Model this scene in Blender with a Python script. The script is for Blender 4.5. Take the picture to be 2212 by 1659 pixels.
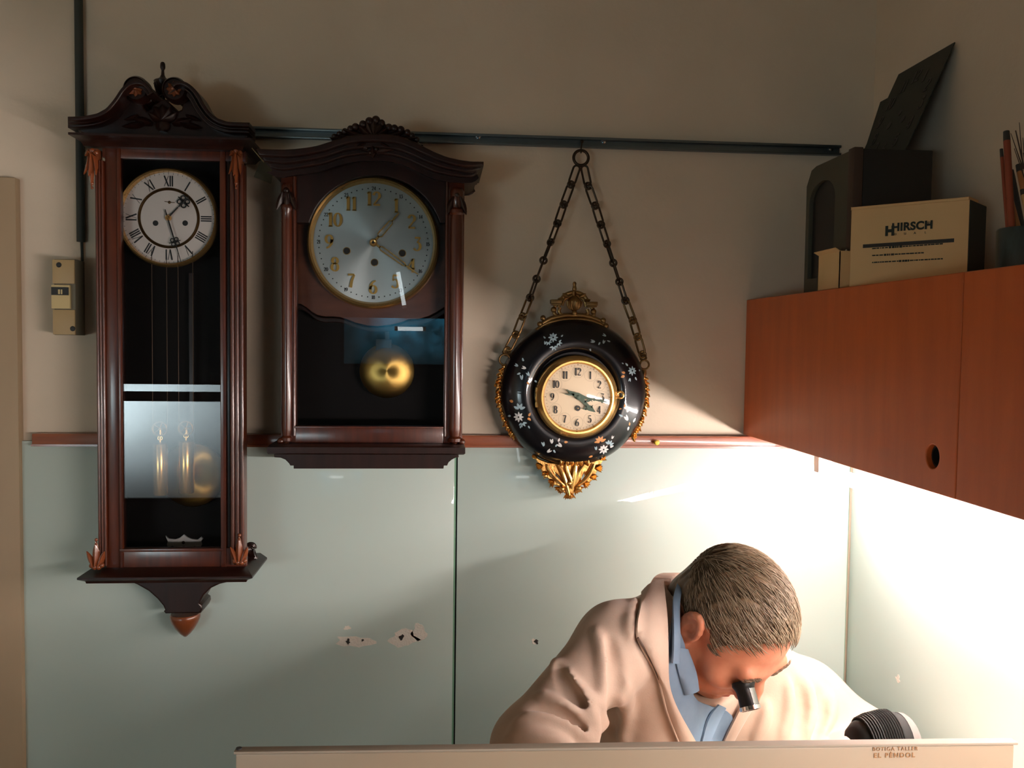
import bpy, bmesh, math, random
import numpy as np
from mathutils import Vector, Matrix
for _o in list(bpy.data.objects): bpy.data.objects.remove(_o)
SC = bpy.context.scene
COL = SC.collection
PI = math.pi
# ------------------------------------------------------------------ camera
W, H = 2212, 1659
FOC = 1931.76
YAW, PITCH, ROLL = 0.0844394, -0.0479805, 0.0128849
CAMP = Vector((0.0, -1.8, 1.5))
_f = Vector((math.sin(YAW)*math.cos(PITCH), math.cos(YAW)*math.cos(PITCH), math.sin(PITCH)))
_r0 = Vector((math.cos(YAW), -math.sin(YAW), 0)); _u0 = _r0.cross(_f)
CR = math.cos(ROLL)*_r0 + math.sin(ROLL)*_u0
CU = -math.sin(ROLL)*_r0 + math.cos(ROLL)*_u0
CF = _f
cam = bpy.data.cameras.new('camera'); camo = bpy.data.objects.new('camera', cam); COL.objects.link(camo)
cam.sensor_fit = 'HORIZONTAL'; cam.sensor_width = 36.0; cam.lens = 36.0*FOC/W; cam.clip_start = 0.02; cam.clip_end = 60
_m = Matrix((CR, CU, -CF)).transposed().to_4x4(); _m.translation = CAMP
camo.matrix_world = _m
SC.camera = camo
SC.view_settings.view_transform = 'Standard'; SC.view_settings.look = 'None'
SC.view_settings.gamma = 1.0; SC.view_settings.use_curve_mapping = False
SC.view_settings.exposure = 0.4
SC.cycles.max_bounces = 8; SC.cycles.diffuse_bounces = 6; SC.cycles.glossy_bounces = 4
SC.cycles.transparent_max_bounces = 8; SC.cycles.transmission_bounces = 4
SC.cycles.caustics_reflective = False; SC.cycles.caustics_refractive = False
SC.cycles.sample_clamp_indirect = 4.0
# ------------------------------------------------------------------ light levels
TUBE = 64.0           # radiance of the tube under the cabinet
TUBE_FILL = 180.0      # added fill tube, out of view further along the cabinet
BENCH = 300.0         # bench lamp bulb
WIN_WHITE = 17.0      # shop window daylight
WIN_BLUE = 1.4
CEIL_TUBE = 5.0
world = bpy.data.worlds.new('world'); SC.world = world; world.use_nodes = True
world.node_tree.nodes['Background'].inputs[0].default_value = (0.35, 0.5, 0.5, 1)
world.node_tree.nodes['Background'].inputs[1].default_value = 0.25
# ------------------------------------------------------------------ pixel rays -> points at a real depth
def at(px, py, Y=None, X=None, Z=None):
    d = CF + CR*((px-W/2)/FOC) - CU*((py-H/2)/FOC)
    if Y is not None: t = (Y-CAMP.y)/d.y
    elif X is not None: t = (X-CAMP.x)/d.x
    else: t = (Z-CAMP.z)/d.z
    return CAMP + d*t
def xz(px, py, Y):
    p = at(px, py, Y=Y); return (p.x, p.z)
def mpx(Y): return (1.8+Y)/FOC          # metres per photo pixel at depth Y

# ------------------------------------------------------------------ materials
def M(name, col, rough=0.5, metal=0.0, coat=0.0, spec=0.5, noise=None, bump=None, emit=None, sheen=0, coat_rough=0.03, sss=0, alpha=None):
    m = bpy.data.materials.new(name); m.use_nodes = True
    nt = m.node_tree; b = nt.nodes['Principled BSDF']
    b.inputs['Base Color'].default_value = (*col, 1)
    b.inputs['Roughness'].default_value = rough; b.inputs['Metallic'].default_value = metal
    b.inputs['Coat Weight'].default_value = coat; b.inputs['Coat Roughness'].default_value = coat_rough
    b.inputs['Specular IOR Level'].default_value = spec
    if sheen: b.inputs['Sheen Weight'].default_value = sheen
    if sss:
        b.inputs['Subsurface Weight'].default_value = sss; b.inputs['Subsurface Radius'].default_value = (0.012, 0.005, 0.003)
        b.inputs['Subsurface Scale'].default_value = 1.0
    def tex(scale, stretch, detail=4, rough_=0.55):
        tc = nt.nodes.new('ShaderNodeTexCoord'); mp = nt.nodes.new('ShaderNodeMapping')
        mp.inputs['Scale'].default_value = stretch
        n = nt.nodes.new('ShaderNodeTexNoise'); n.inputs['Scale'].default_value = scale
        n.inputs['Detail'].default_value = detail; n.inputs['Roughness'].default_value = rough_
        nt.links.new(tc.outputs['Object'], mp.inputs[0]); nt.links.new(mp.outputs[0], n.inputs['Vector'])
        return n.outputs['Fac']
    if noise:
        scale, col2, stretch = noise[:3]; lo, hi = noise[3:5] if len(noise) > 3 else (0.35, 0.65)
        mr = nt.nodes.new('ShaderNodeMapRange'); mr.inputs[1].default_value = lo; mr.inputs[2].default_value = hi
        nt.links.new(tex(scale, stretch), mr.inputs[0])
        mx = nt.nodes.new('ShaderNodeMix'); mx.data_type = 'RGBA'
        mx.inputs[6].default_value = (*col, 1); mx.inputs[7].default_value = (*col2, 1)
        nt.links.new(mr.outputs[0], mx.inputs[0]); nt.links.new(mx.outputs[2], b.inputs['Base Color'])
    if bump:
        scale, strength, stretch = bump
        bp = nt.nodes.new('ShaderNodeBump'); bp.inputs['Strength'].default_value = strength; bp.inputs['Distance'].default_value = 0.002
        nt.links.new(tex(scale, stretch), bp.inputs['Height']); nt.links.new(bp.outputs[0], b.inputs['Normal'])
    if emit:
        b.inputs['Emission Color'].default_value = (*emit[0], 1); b.inputs['Emission Strength'].default_value = emit[1]
    return m
def glass_mat(name, tint=(1, 1, 1), gain=1.0):
    m = bpy.data.materials.new(name); m.use_nodes = True; nt = m.node_tree
    for n in list(nt.nodes): nt.nodes.remove(n)
    out = nt.nodes.new('ShaderNodeOutputMaterial'); mix = nt.nodes.new('ShaderNodeMixShader')
    tr = nt.nodes.new('ShaderNodeBsdfTransparent'); tr.inputs[0].default_value = (*tint, 1)
    gl = nt.nodes.new('ShaderNodeBsdfGlossy'); gl.inputs['Roughness'].default_value = 0.0
    fr = nt.nodes.new('ShaderNodeFresnel'); fr.inputs[0].default_value = 1.5
    mu = nt.nodes.new('ShaderNodeMath'); mu.operation = 'MULTIPLY'; mu.inputs[1].default_value = gain; mu.use_clamp = True
    nt.links.new(fr.outputs[0], mu.inputs[0]); nt.links.new(mu.outputs[0], mix.inputs[0])
    nt.links.new(tr.outputs[0], mix.inputs[1]); nt.links.new(gl.outputs[0], mix.inputs[2]); nt.links.new(mix.outputs[0], out.inputs[0])
    return m
one = (1, 1, 1)
MAT = dict(
    wall=M('plaster', (0.76, 0.645, 0.50), 0.85, noise=(3.0, (0.69, 0.585, 0.445), one), bump=(90, 0.25, one)),
    ceiling=M('ceiling_paint', (0.55, 0.50, 0.42), 0.9),
    shop=M('dimmed_shop_wall', (0.05, 0.06, 0.06), 0.8, spec=0.1),  # rear wall colour darkened to stand in for the dim shop light
    floor=M('floor_tile', (0.14, 0.12, 0.10), 0.5),
    door=M('cream_door_paint', (0.42, 0.31, 0.19), 0.5, noise=(6, (0.36, 0.26, 0.16), (1, 1, .2))),
    panel=M('back_painted_glass', (0.51, 0.615, 0.56), 0.35, spec=0.3, coat=0.6, coat_rough=0.015),
    panel_edge=M('green_glass_edge', (0.20, 0.38, 0.26), 0.2),
    gap=M('dark_gap', (0.02, 0.02, 0.018), 0.8),
    chip=M('chipped_backing', (0.85, 0.78, 0.68), 0.9, bump=(300, 0.6, one)),
    hole=M('screw_hole', (0.03, 0.025, 0.02), 0.9),
    mahogany=M('mahogany', (0.088, 0.016, 0.004), 0.32, coat=0.5, coat_rough=0.12, noise=(14, (0.045, 0.009, 0.003), (5, 5, .5)), bump=(30, 0.06, (6, 6, .6))),
    walnut=M('dark_walnut', (0.022, 0.006, 0.0035), 0.36, spec=0.35, coat=0.15, coat_rough=0.15, noise=(14, (0.012, 0.0035, 0.002), (5, 5, .5)), bump=(30, 0.06, (6, 6, .6))),
    board=M('dial_board_wood', (0.16, 0.055, 0.028), 0.3, coat=0.5, coat_rough=0.12, noise=(10, (0.10, 0.032, 0.016), (1, 4, 4))),
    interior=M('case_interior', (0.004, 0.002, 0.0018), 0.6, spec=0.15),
    carve=M('carved_mahogany', (0.20, 0.05, 0.014), 0.28, coat=0.8, coat_rough=0.1),
    trim=M('varnished_strip', (0.30, 0.075, 0.022), 0.35, coat=0.5, coat_rough=0.1, noise=(20, (0.22, 0.05, 0.015), (.4, 4, 4))),
    brass=M('brass', (0.80, 0.47, 0.15), 0.25, 0.8),
    brass_brushed=M('brushed_brass', (0.82, 0.48, 0.13), 0.3, 0.8),
    brass_dark=M('aged_brass', (0.16, 0.09, 0.035), 0.38, 1.0),
    bob=M('turned_brass_bob', (0.62, 0.40, 0.11), 0.36, 1.0),
    gilt=M('gilt_bronze', (0.75, 0.42, 0.13), 0.27, 1.0, bump=(160, 0.25, one)),
    gilt_dark=M('dull_gilt_bronze', (0.30, 0.18, 0.07), 0.4, 1.0, bump=(160, 0.3, one)),
    iron=M('dark_chain_metal', (0.07, 0.05, 0.035), 0.42, 1.0),
    porcelain=M('white_enamel_dial', (0.92, 0.83, 0.75), 0.25, coat=0.5),
    cream=M('cream_enamel_dial', (0.85, 0.66, 0.43), 0.35, coat=0.3),
    silver=M('silvered_dial', (0.52, 0.60, 0.60), 0.42, 0.4),
    black=M('black_print', (0.012, 0.011, 0.010), 0.5),
    greenhand=M('patinated_hand', (0.05, 0.075, 0.05), 0.45, 0.4),
    enamel=M('black_enamel', (0.0025, 0.0025, 0.004), 0.3, spec=0.25, coat=0.55, coat_rough=0.03),
    petal_white=M('painted_white', (0.68, 0.68, 0.66), 0.45),
    petal_blue=M('painted_pale_blue', (0.33, 0.45, 0.50), 0.45),
    petal_orange=M('painted_orange', (0.62, 0.27, 0.08), 0.45),
    steel=M('galvanised_rail', (0.20, 0.24, 0.25), 0.38, 0.85, noise=(12, (0.14, 0.17, 0.18), (.3, 2, 2))),
    cabinet=M('orange_cherry_laminate', (0.56, 0.120, 0.022), 0.42, noise=(16, (0.48, 0.098, 0.017), (2, 2, .3)), bump=(300, 0.05, one)),
    white_plastic=M('white_plastic', (0.72, 0.70, 0.66), 0.35),
    tube=M('lit_tube', (1, 1, 1), 0.4, emit=((1.0, 0.88, 0.85), TUBE)),
    tube_fill=M('lit_fill_tube', (1, 1, 1), 0.4, emit=((1.0, 0.88, 0.84), TUBE_FILL)),
    card=M('manila_card', (0.78, 0.53, 0.26), 0.8, noise=(5, (0.70, 0.47, 0.22), one)),
    ink=M('dark_green_ink', (0.012, 0.02, 0.015), 0.7),
    dark_card=M('dark_card_side', (0.03, 0.035, 0.026), 0.8),
    blackbox=M('black_lacquer', (0.010, 0.010, 0.009), 0.5),
    brown_old=M('old_brown_wood', (0.05, 0.028, 0.018), 0.55),
    grey_old=M('old_grey_olive', (0.06, 0.058, 0.038), 0.6),
    plate=M('dark_dial_plate', (0.032, 0.036, 0.028), 0.6, spec=0.3),
    breaker=M('yellowed_plastic', (0.42, 0.30, 0.14), 0.45),
    breaker_dark=M('breaker_body', (0.16, 0.14, 0.09), 0.5),
    paper=M('label_paper', (0.60, 0.48, 0.24), 0.8),
    cable=M('dark_conduit', (0.030, 0.038, 0.032), 0.6),
    counter=M('beige_counter_board', (0.29, 0.225, 0.155), 0.4, coat=0.1, coat_rough=0.2, noise=(4, (0.265, 0.205, 0.14), one)),
    counter_lip=M('pale_counter_lip', (0.27, 0.23, 0.18), 0.6, spec=0.2),
    counter_text=M('brown_lettering', (0.26, 0.13, 0.05), 0.6),
    bench=M('pale_bench_top', (0.78, 0.72, 0.64), 0.5),
    lamp_black=M('black_lamp_shade', (0.010, 0.011, 0.010), 0.6, spec=0.2),
    lamp_grey=M('grey_lamp_rim', (0.20, 0.19, 0.175), 0.6, spec=0.2),
    bulb=M('lit_bulb', (1, 1, 1), 0.4, emit=((1.0, 0.88, 0.76), BENCH)),
    chrome=M('chrome', (0.75, 0.75, 0.75), 0.12, 1.0),
    rubber=M('black_eyepiece', (0.005, 0.005, 0.005), 0.4, spec=0.25),
    glass=glass_mat('clear_glass'),
    film=glass_mat('clear_film', (0.80, 0.88, 0.86), 3.0),
    win_white=M('daylight_pane', (0.8, 0.85, 0.9), 0.3, emit=((0.76, 0.94, 1.0), WIN_WHITE)),
    win_blue=M('blue_lit_pane', (0.2, 0.5, 0.7), 0.3, emit=((0.10, 0.62, 1.0), WIN_BLUE)),
    ceil_tube=M('lit_ceiling_tube', (1, 1, 1), 0.4, emit=((0.85, 0.97, 1.0), CEIL_TUBE)),
    red_stick=M('red_stick', (0.28, 0.055, 0.022), 0.5),
    orange_stick=M('orange_stick', (0.40, 0.16, 0.05), 0.5),
    wood_stick=M('bare_wood_stick', (0.52, 0.33, 0.13), 0.6),
    dark_stick=M('dark_stick', (0.03, 0.03, 0.025), 0.5),
    tin=M('dark_teal_tin', (0.010, 0.016, 0.016), 0.35, noise=(60, (0.03, 0.055, 0.055), (1, 1, .3))),
    yellow=M('yellow_pin', (0.75, 0.50, 0.05), 0.4),
)

def murky(m, lo, scale, gx, gz):
    """pane emission mottled and faded to shape its reflections"""
    nt = m.node_tree; b = nt.nodes['Principled BSDF']; tc = nt.nodes.new('ShaderNodeTexCoord'); n = nt.nodes.new('ShaderNodeTexNoise')
    n.inputs['Scale'].default_value = scale; n.inputs['Detail'].default_value = 3; mr = nt.nodes.new('ShaderNodeMapRange')
    e = b.inputs['Emission Strength'].default_value
    mr.inputs[1].default_value = .38; mr.inputs[2].default_value = .62; mr.inputs[3].default_value = e*lo; mr.inputs[4].default_value = e
    nt.links.new(tc.outputs['Object'], n.inputs['Vector']); nt.links.new(n.outputs['Fac'], mr.inputs[0]); 
    sp = nt.nodes.new('ShaderNodeSeparateXYZ'); nt.links.new(tc.outputs['Generated'], sp.inputs[0]); cur = mr.outputs[0]
    for ax, (a, c) in ((0, gx), (2, gz)):   # fade painted into the emission: brighter towards one side and the top
        q = nt.nodes.new('ShaderNodeMapRange'); q.interpolation_type = 'SMOOTHSTEP'; q.inputs[1].default_value = min(a, c); q.inputs[2].default_value = max(a, c)
        q.inputs[3].default_value, q.inputs[4].default_value = (.06, 1) if a < c else (1, .06)
        mu = nt.nodes.new('ShaderNodeMath'); mu.operation = 'MULTIPLY'
        nt.links.new(sp.outputs[ax], q.inputs[0]); nt.links.new(q.outputs[0], mu.inputs[0]); nt.links.new(cur, mu.inputs[1]); cur = mu.outputs[0]
    nt.links.new(cur, b.inputs['Emission Strength'])
murky(MAT['win_blue'], .1, 5.5, (0, .45), (0, .8)); murky(MAT['win_white'], .7, 1.6, (1.3, -.1), (-.05, 1.0))
def turned(m, amount):
    """radially brushed metal"""
    nt = m.node_tree; b = nt.nodes['Principled BSDF']; t = nt.nodes.new('ShaderNodeTangent'); t.direction_type = 'RADIAL'; t.axis = 'Y'
    b.inputs['Anisotropic'].default_value = amount; nt.links.new(t.outputs[0], b.inputs['Tangent'])
turned(MAT['bob'], .85); turned(MAT['silver'], .8)
# ------------------------------------------------------------------ building helpers
def finish(me, mat, angle=38):
    me.materials.append(mat if not isinstance(mat, str) else MAT[mat])
    for p in me.polygons: p.use_smooth = True
    try: me.set_sharp_from_angle(angle=math.radians(angle))
    except Exception: pass
def obj(name, bm, mat, parent=None, label=None, angle=38, recalc=True):
    if isinstance(bm, bmesh.types.BMesh):
        if recalc: bmesh.ops.recalc_face_normals(bm, faces=bm.faces)
        me = bpy.data.meshes.new(name); bm.to_mesh(me); bm.free()
    else: me = bm
    finish(me, mat, angle)
    o = bpy.data.objects.new(name, me); COL.objects.link(o)
    if parent is not None:
        o.parent = parent
        o.matrix_parent_inverse = Matrix.Translation(-parent.location)
    if label: o['label'] = label
    return o
def thing(name, label, cat, loc, group=None):
    o = bpy.data.objects.new(name, None); COL.objects.link(o); o.location = loc; o.empty_display_size = 0.05
    return tag(o, label, cat, group)
def tag(o, label, cat, group=None, kind=None):
    o['label'] = label; o['category'] = cat
    if group: o['group'] = group
    if kind: o['kind'] = kind
    return o
def struct(name, bm, mat, parent=None, label=None):
    o = obj(name, bm, mat, parent)
    if parent is None: o['kind'] = 'structure'
    if label: o['label'] = label
    return o
def NB(): return bmesh.new()
def box(bm, x0, x1, y0, y1, z0, z1, bev=0):
    r = bmesh.ops.create_cube(bm, size=1.0)
    for v in r['verts']:
        v.co = Vector(((x0+x1)/2+v.co.x*(x1-x0), (y0+y1)/2+v.co.y*(y1-y0), (z0+z1)/2+v.co.z*(z1-z0)))
    if bev:
        es = {e for v in r['verts'] for e in v.link_edges}
        bmesh.ops.bevel(bm, geom=list(es), offset=bev, segments=2, affect='EDGES', profile=0.6)
    return bm
def obox(bm, c, ax, ay, az, bev=0):
    """box by centre and three half-axis vectors"""
    r = bmesh.ops.create_cube(bm, size=2.0)
    c = Vector(c); ax, ay, az = Vector(ax), Vector(ay), Vector(az)
    for v in r['verts']:
        q = v.co.copy(); v.co = c + ax*q.x + ay*q.y + az*q.z
    if bev:
        es = {e for v in r['verts'] for e in v.link_edges}
        bmesh.ops.bevel(bm, geom=list(es), offset=bev, segments=2, affect='EDGES', profile=0.6)
    return bm
def basis(axis):
    a = Vector(axis).normalized()
    t = Vector((0, 0, 1)) if abs(a.z) < 0.9 else Vector((1, 0, 0))
    u = t.cross(a).normalized(); v = a.cross(u)
    return a, u, v
def lathe(bm, c, axis, prof, n=48, caps=True):
    """prof: list of (radius, distance along axis)"""
    a, u, v = basis(axis); c = Vector(c); rings = []
    for r, h in prof:
        if r < 1e-6: rings.append([bm.verts.new(c+a*h)])
        else: rings.append([bm.verts.new(c+a*h+(u*math.cos(2*PI*i/n)+v*math.sin(2*PI*i/n))*r) for i in range(n)])
    for A, B in zip(rings, rings[1:]):
        for i in range(n):
            j = (i+1) % n
            if len(A) == 1 and len(B) == 1: continue
            if len(A) == 1: bm.faces.new((A[0], B[i], B[j]))
            elif len(B) == 1: bm.faces.new((A[i], B[0], A[j]))
            else: bm.faces.new((A[i], B[i], B[j], A[j]))
    if caps:
        for R_ in (rings[0], rings[-1]):
            if len(R_) > 2: bm.faces.new(R_)
    return bm
def ringlathe(bm, c, axis, prof, n=64):
    """closed profile loop swept round the axis"""
    a, u, v = basis(axis); c = Vector(c); m = len(prof)
    R_ = [[bm.verts.new(c+a*h+(u*math.cos(2*PI*i/n)+v*math.sin(2*PI*i/n))*r) for i in range(n)] for r, h in prof]
    for k in range(m):
        A, B = R_[k], R_[(k+1) % m]
        for i in range(n):
            j = (i+1) % n; bm.faces.new((A[i], B[i], B[j], A[j]))
    return bm
def torus(bm, c, axis, R, r, n=32, m=10):
    return ringlathe(bm, c, axis, [(R+r*math.cos(2*PI*k/m), r*math.sin(2*PI*k/m)) for k in range(m)], n)
def tube(bm, pts, rad, n=10, closed=False):
    pts = [Vector(p) for p in pts]; N = len(pts)
    rad = rad if isinstance(rad, (list, tuple)) else [rad]*N
    rings = []; pu = None
    for i, p in enumerate(pts):
        if closed: t = (pts[(i+1) % N]-pts[i-1])
        else: t = pts[min(i+1, N-1)]-pts[max(i-1, 0)]
        t.normalize()
        if pu is None: _, u, _v = basis(t)
        else:
            u = pu - t*pu.dot(t)
            if u.length < 1e-6: _, u, _v = basis(t)
            u.normalize()
        pu = u; v = t.cross(u)
        rings.append([bm.verts.new(p+(u*math.cos(2*PI*k/n)+v*math.sin(2*PI*k/n))*rad[i]) for k in range(n)])
    pairs = list(zip(rings, rings[1:])) + ([(rings[-1], rings[0])] if closed else [])
    for A, B in pairs:
        for k in range(n):
            j = (k+1) % n; bm.faces.new((A[k], A[j], B[j], B[k]))
    if not closed:
        bm.faces.new(rings[0]); bm.faces.new(rings[-1])
    return bm
def smooth_pts(pts, n=6, closed=False):
    """Catmull-Rom through 2D/3D points"""
    P = [Vector(p) for p in pts]; N = len(P); out = []
    for i in range(N if closed else N-1):
        if closed: a, b, c, d = P[i-1], P[i], P[(i+1) % N], P[(i+2) % N]
        else: a, b, c, d = P[max(i-1, 0)], P[i], P[i+1], P[min(i+2, N-1)]
        for k in range(n):
            t = k/n
            out.append(0.5*((2*b)+(c-a)*t+(2*a-5*b+4*c-d)*t*t+(3*b-a-3*c+d)*t**3))
    if not closed: out.append(P[-1])
    return out
def poly(loops, y_front, thick, bevel=0.0):
    """plate in the x-z plane from outline loops (first the outside, then holes); returns a mesh"""
    cu = bpy.data.curves.new('c', 'CURVE'); cu.dimensions = '2D'; cu.fill_mode = 'BOTH'
    bevel = min(bevel, thick/2*0.98)
    cu.extrude = thick/2 - bevel; cu.bevel_depth = bevel; cu.bevel_resolution = 2; cu.offset = -bevel
    for L in loops:
        s = cu.splines.new('POLY'); s.points.add(len(L)-1); s.use_cyclic_u = True
        for p, q in zip(s.points, L): p.co = (q[0], q[1], 0, 1)
    o = bpy.data.objects.new('c', cu); COL.objects.link(o)
    dg = bpy.context.evaluated_depsgraph_get()
    me = bpy.data.meshes.new_from_object(o.evaluated_get(dg))
    bpy.data.objects.remove(o); bpy.data.curves.remove(cu)
    me.materials.clear()
    yc = y_front + thick/2
    co = np.empty(len(me.vertices)*3); me.vertices.foreach_get('co', co); co = co.reshape(-1, 3)
    me.vertices.foreach_set('co', np.column_stack([co[:, 0], yc-co[:, 2], co[:, 1]]).ravel())
    me.update()
    return me
def plate(name, px, Yf, thick, mat, parent=None, holes=(), sm=0, bevel=0.0, label=None):
    """px: photo-pixel outline read at the depth Yf of the plate's face"""
    L = [[xz(x, y, Yf) for x, y in (smooth_pts(o, sm, True) if sm else o)] for o in [px, *holes]]
    return obj(name, poly(L, Yf, thick, bevel), mat, parent, label, recalc=False)
def addmesh(bm, me):
    bm.from_mesh(me); bpy.data.meshes.remove(me); return bm
def text_mesh(s, size, depth=0.0004, offset=0.0, align='CENTER', shear=0, spacing=1.0):
    cu = bpy.data.curves.new('t', 'FONT'); cu.body = s; cu.size = size; cu.extrude = depth; cu.offset = offset
    cu.align_x = align; cu.align_y = 'CENTER'; cu.shear = shear; cu.space_character = spacing
    o = bpy.data.objects.new('t', cu); COL.objects.link(o)
    dg = bpy.context.evaluated_depsgraph_get()
    me = bpy.data.meshes.new_from_object(o.evaluated_get(dg)); bpy.data.objects.remove(o); bpy.data.curves.remove(cu)
    me.materials.clear()
    return me
def place(me, o, ex, ey):
    """put an x-y mesh on a plane: origin o, unit axes ex (right) and ey (up)"""
    ex, ey = Vector(ex).normalized(), Vector(ey).normalized(); ez = ex.cross(ey)
    m = Matrix((ex, ey, ez)).transposed().to_4x4(); m.translation = Vector(o); me.transform(m); return me
def ribbon(bm, pts, wid, Y, th=0.0006):
    """flat stroke of varying width in the x-z plane, facing -y"""
    pts = [Vector((p[0], p[1])) for p in pts]; N = len(pts)
    wid = wid if isinstance(wid, (list, tuple)) else [wid]*N
    F, B = [], []
    for i, p in enumerate(pts):
        t = (pts[min(i+1, N-1)]-pts[max(i-1, 0)]); t = t.normalized() if t.length > 1e-9 else Vector((1, 0))
        n = Vector((-t.y, t.x))*wid[i]/2
        for q, L in ((Y-th, F), (Y, B)):
            L.append((bm.verts.new((p.x+n.x, q, p.y+n.y)), bm.verts.new((p.x-n.x, q, p.y-n.y))))
    for i in range(N-1):
        bm.faces.new((F[i][0], F[i][1], F[i+1][1], F[i+1][0])); bm.faces.new((B[i][0], B[i+1][0], B[i+1][1], B[i][1]))
        for s in (0, 1): bm.faces.new((F[i][s], F[i+1][s], B[i+1][s], B[i][s]))
    for i in (0, N-1): bm.faces.new((F[i][0], B[i][0], B[i][1], F[i][1]))
    return bm
def leaf(bm, c, d, length, width, thick, nrm=(0, -1, 0), curl=0.0, n=7):
    """solid pointed leaf with a ridge, root at c growing along d, curling along nrm"""
    c = Vector(c); d = Vector(d).normalized(); nn = Vector(nrm); nn = (nn-d*nn.dot(d)).normalized(); s = d.cross(nn)
    rows = []
    for i in range(n):
        t = i/(n-1); w = width/2*(math.sin(PI*min(1, (t*0.86+0.14)))**0.8)+1e-4
        if i == n-1: w = 2e-4
        o = c + d*length*t + nn*(curl*length*t*t)
        h = thick*(1-0.7*t)
        rows.append([bm.verts.new(o-s*w), bm.verts.new(o-s*w*.45+nn*h*.75), bm.verts.new(o+nn*h), bm.verts.new(o+s*w*.45+nn*h*.75), bm.verts.new(o+s*w), bm.verts.new(o-nn*h*.4)])
    for A, B in zip(rows, rows[1:]):
        for k in range(6):
            j = (k+1) % 6; bm.faces.new((A[k], A[j], B[j], B[k]))
    bm.faces.new(rows[0]); bm.faces.new(rows[-1])
    return bm
def ball(bm, c, r, sx=1, sy=1, sz=1, u=12, v=8):
    q = bmesh.ops.create_uvsphere(bm, u_segments=u, v_segments=v, radius=r)
    for w in q['verts']: w.co = Vector((c[0]+w.co.x*sx, c[1]+w.co.y*sy, c[2]+w.co.z*sz))
    return bm
def bar(bm, p, q, r, n=10): return tube(bm, [p, q], r, n)
def spiral(c, r0, r1, a0, a1, Y, n=28):
    return [Vector((c[0]+(r0+(r1-r0)*i/n)*math.cos(a0+(a1-a0)*i/n), Y, c[1]+(r0+(r1-r0)*i/n)*math.sin(a0+(a1-a0)*i/n))) for i in range(n+1)]
# ---- a small contrast-stroke figure alphabet (height 1)
def _arc(cx, cz, rx, rz, a0, a1, n=18): return [(cx+rx*math.cos(math.radians(a0+(a1-a0)*i/n)), cz+rz*math.sin(math.radians(a0+(a1-a0)*i/n)), abs(math.cos(math.radians(a0+(a1-a0)*i/n)))) for i in range(n+1)]
def _ln(x0, z0, x1, z1, k): return [(x0, z0, k), (x1, z1, k)]
DIG = {
 '0': ([_arc(.29, .5, .25, .47, 0, 360, 28)], .58), '1': ([_ln(.2, 0, .2, 1, 1.1), _ln(.04, .86, .2, .97, .3), _ln(.05, .03, .35, .03, .1)], .4),
 '2': ([_arc(.29, .73, .22, .25, 175, -45), _ln(.45, .56, .06, .06, .3), _ln(.05, .06, .56, .06, .5)], .6),
 '3': ([_ln(.08, .94, .5, .94, .5), _ln(.5, .94, .26, .6, .2), _arc(.25, .31, .25, .3, 88, -150)], .58),
 '4': ([_ln(.42, 0, .42, 1, 1), _ln(.42, 1, .03, .3, .2), _ln(.03, .28, .58, .28, .3)], .62),
 '5': ([_ln(.12, .94, .5, .94, .5), _ln(.12, .94, .1, .55, .2), _arc(.25, .33, .25, .31, 130, -150)], .57),
 '6': ([_arc(.28, .3, .23, .29, 0, 360, 24), [(.47, .95, .3), (.25, .84, .5), (.1, .62, .9), (.05, .32, .9)]], .57),
 '7': ([_ln(.04, .93, .52, .93, .6), [(.52, .93, .5), (.33, .5, .9), (.24, 0, 1.1)]], .56),
 '8': ([_arc(.28, .75, .19, .22, 0, 360, 22), _arc(.28, .28, .23, .27, 0, 360, 22)], .56),
 '9': ([_arc(.28, .7, .23, .29, 0, 360, 24), [(.09, .05, .3), (.31, .16, .5), (.46, .38, .9), (.51, .68, .9)]], .57)}
def figures(bm, s, c, h, Y, thick=.17, thin=.045, th=0.0006, gap=.06, ang=0.0, squeeze=1.0):
    wtot = (sum(DIG[k][1] for k in s)+gap*(len(s)-1))*squeeze; x = -wtot/2
    ca, sa = math.cos(ang), math.sin(ang)
    for k in s:
        for st in DIG[k][0]:
            P = [((x+p[0]*squeeze)*h, (p[1]-.5)*h) for p in st]
            P = [(c[0]+p[0]*ca-p[1]*sa, c[1]+p[0]*sa+p[1]*ca) for p in P]
            ribbon(bm, P, [(thin+(thick-thin)*p[2])*h for p in st], Y, th)
        x += (DIG[k][1]+gap)*squeeze
    return bm
ROM = {1: 'I', 2: 'II', 3: 'III', 4: 'IIII', 5: 'V', 6: 'VI', 7: 'VII', 8: 'VIII', 9: 'IX', 10: 'X', 11: 'XI', 12: 'XII'}
def roman(bm, n, c, R, h, Y):
    a = PI/2-n*PI/6; up = Vector((math.cos(a), math.sin(a))); rt = Vector((up.y, -up.x)); o = Vector(c)+up*R
    wid = {'I': .20, 'V': .5, 'X': .5}; s = ROM[n]; tot = sum(wid[k] for k in s); x = -tot/2
    for k in s:
        w = wid[k]; L = {'I': [(.5, 0, .5, 1, .12)], 'V': [(.12, 1, .5, 0, .13), (.88, 1, .5, 0, .04)], 'X': [(.1, 1, .9, 0, .13), (.9, 1, .1, 0, .04)]}[k]
        for x0, z0, x1, z1, t in L:
            P = [o+rt*(x+q*w)*h+up*(z-.5)*h for q, z in ((x0, z0), (x1, z1))]
            ribbon(bm, P, t*h, Y)
        x += w
def radial(c, ang_deg, r):
    """point at clock angle (degrees clockwise from 12)"""
    a = math.radians(90-ang_deg); return (c[0]+r*math.cos(a), c[1]+r*math.sin(a))
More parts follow.
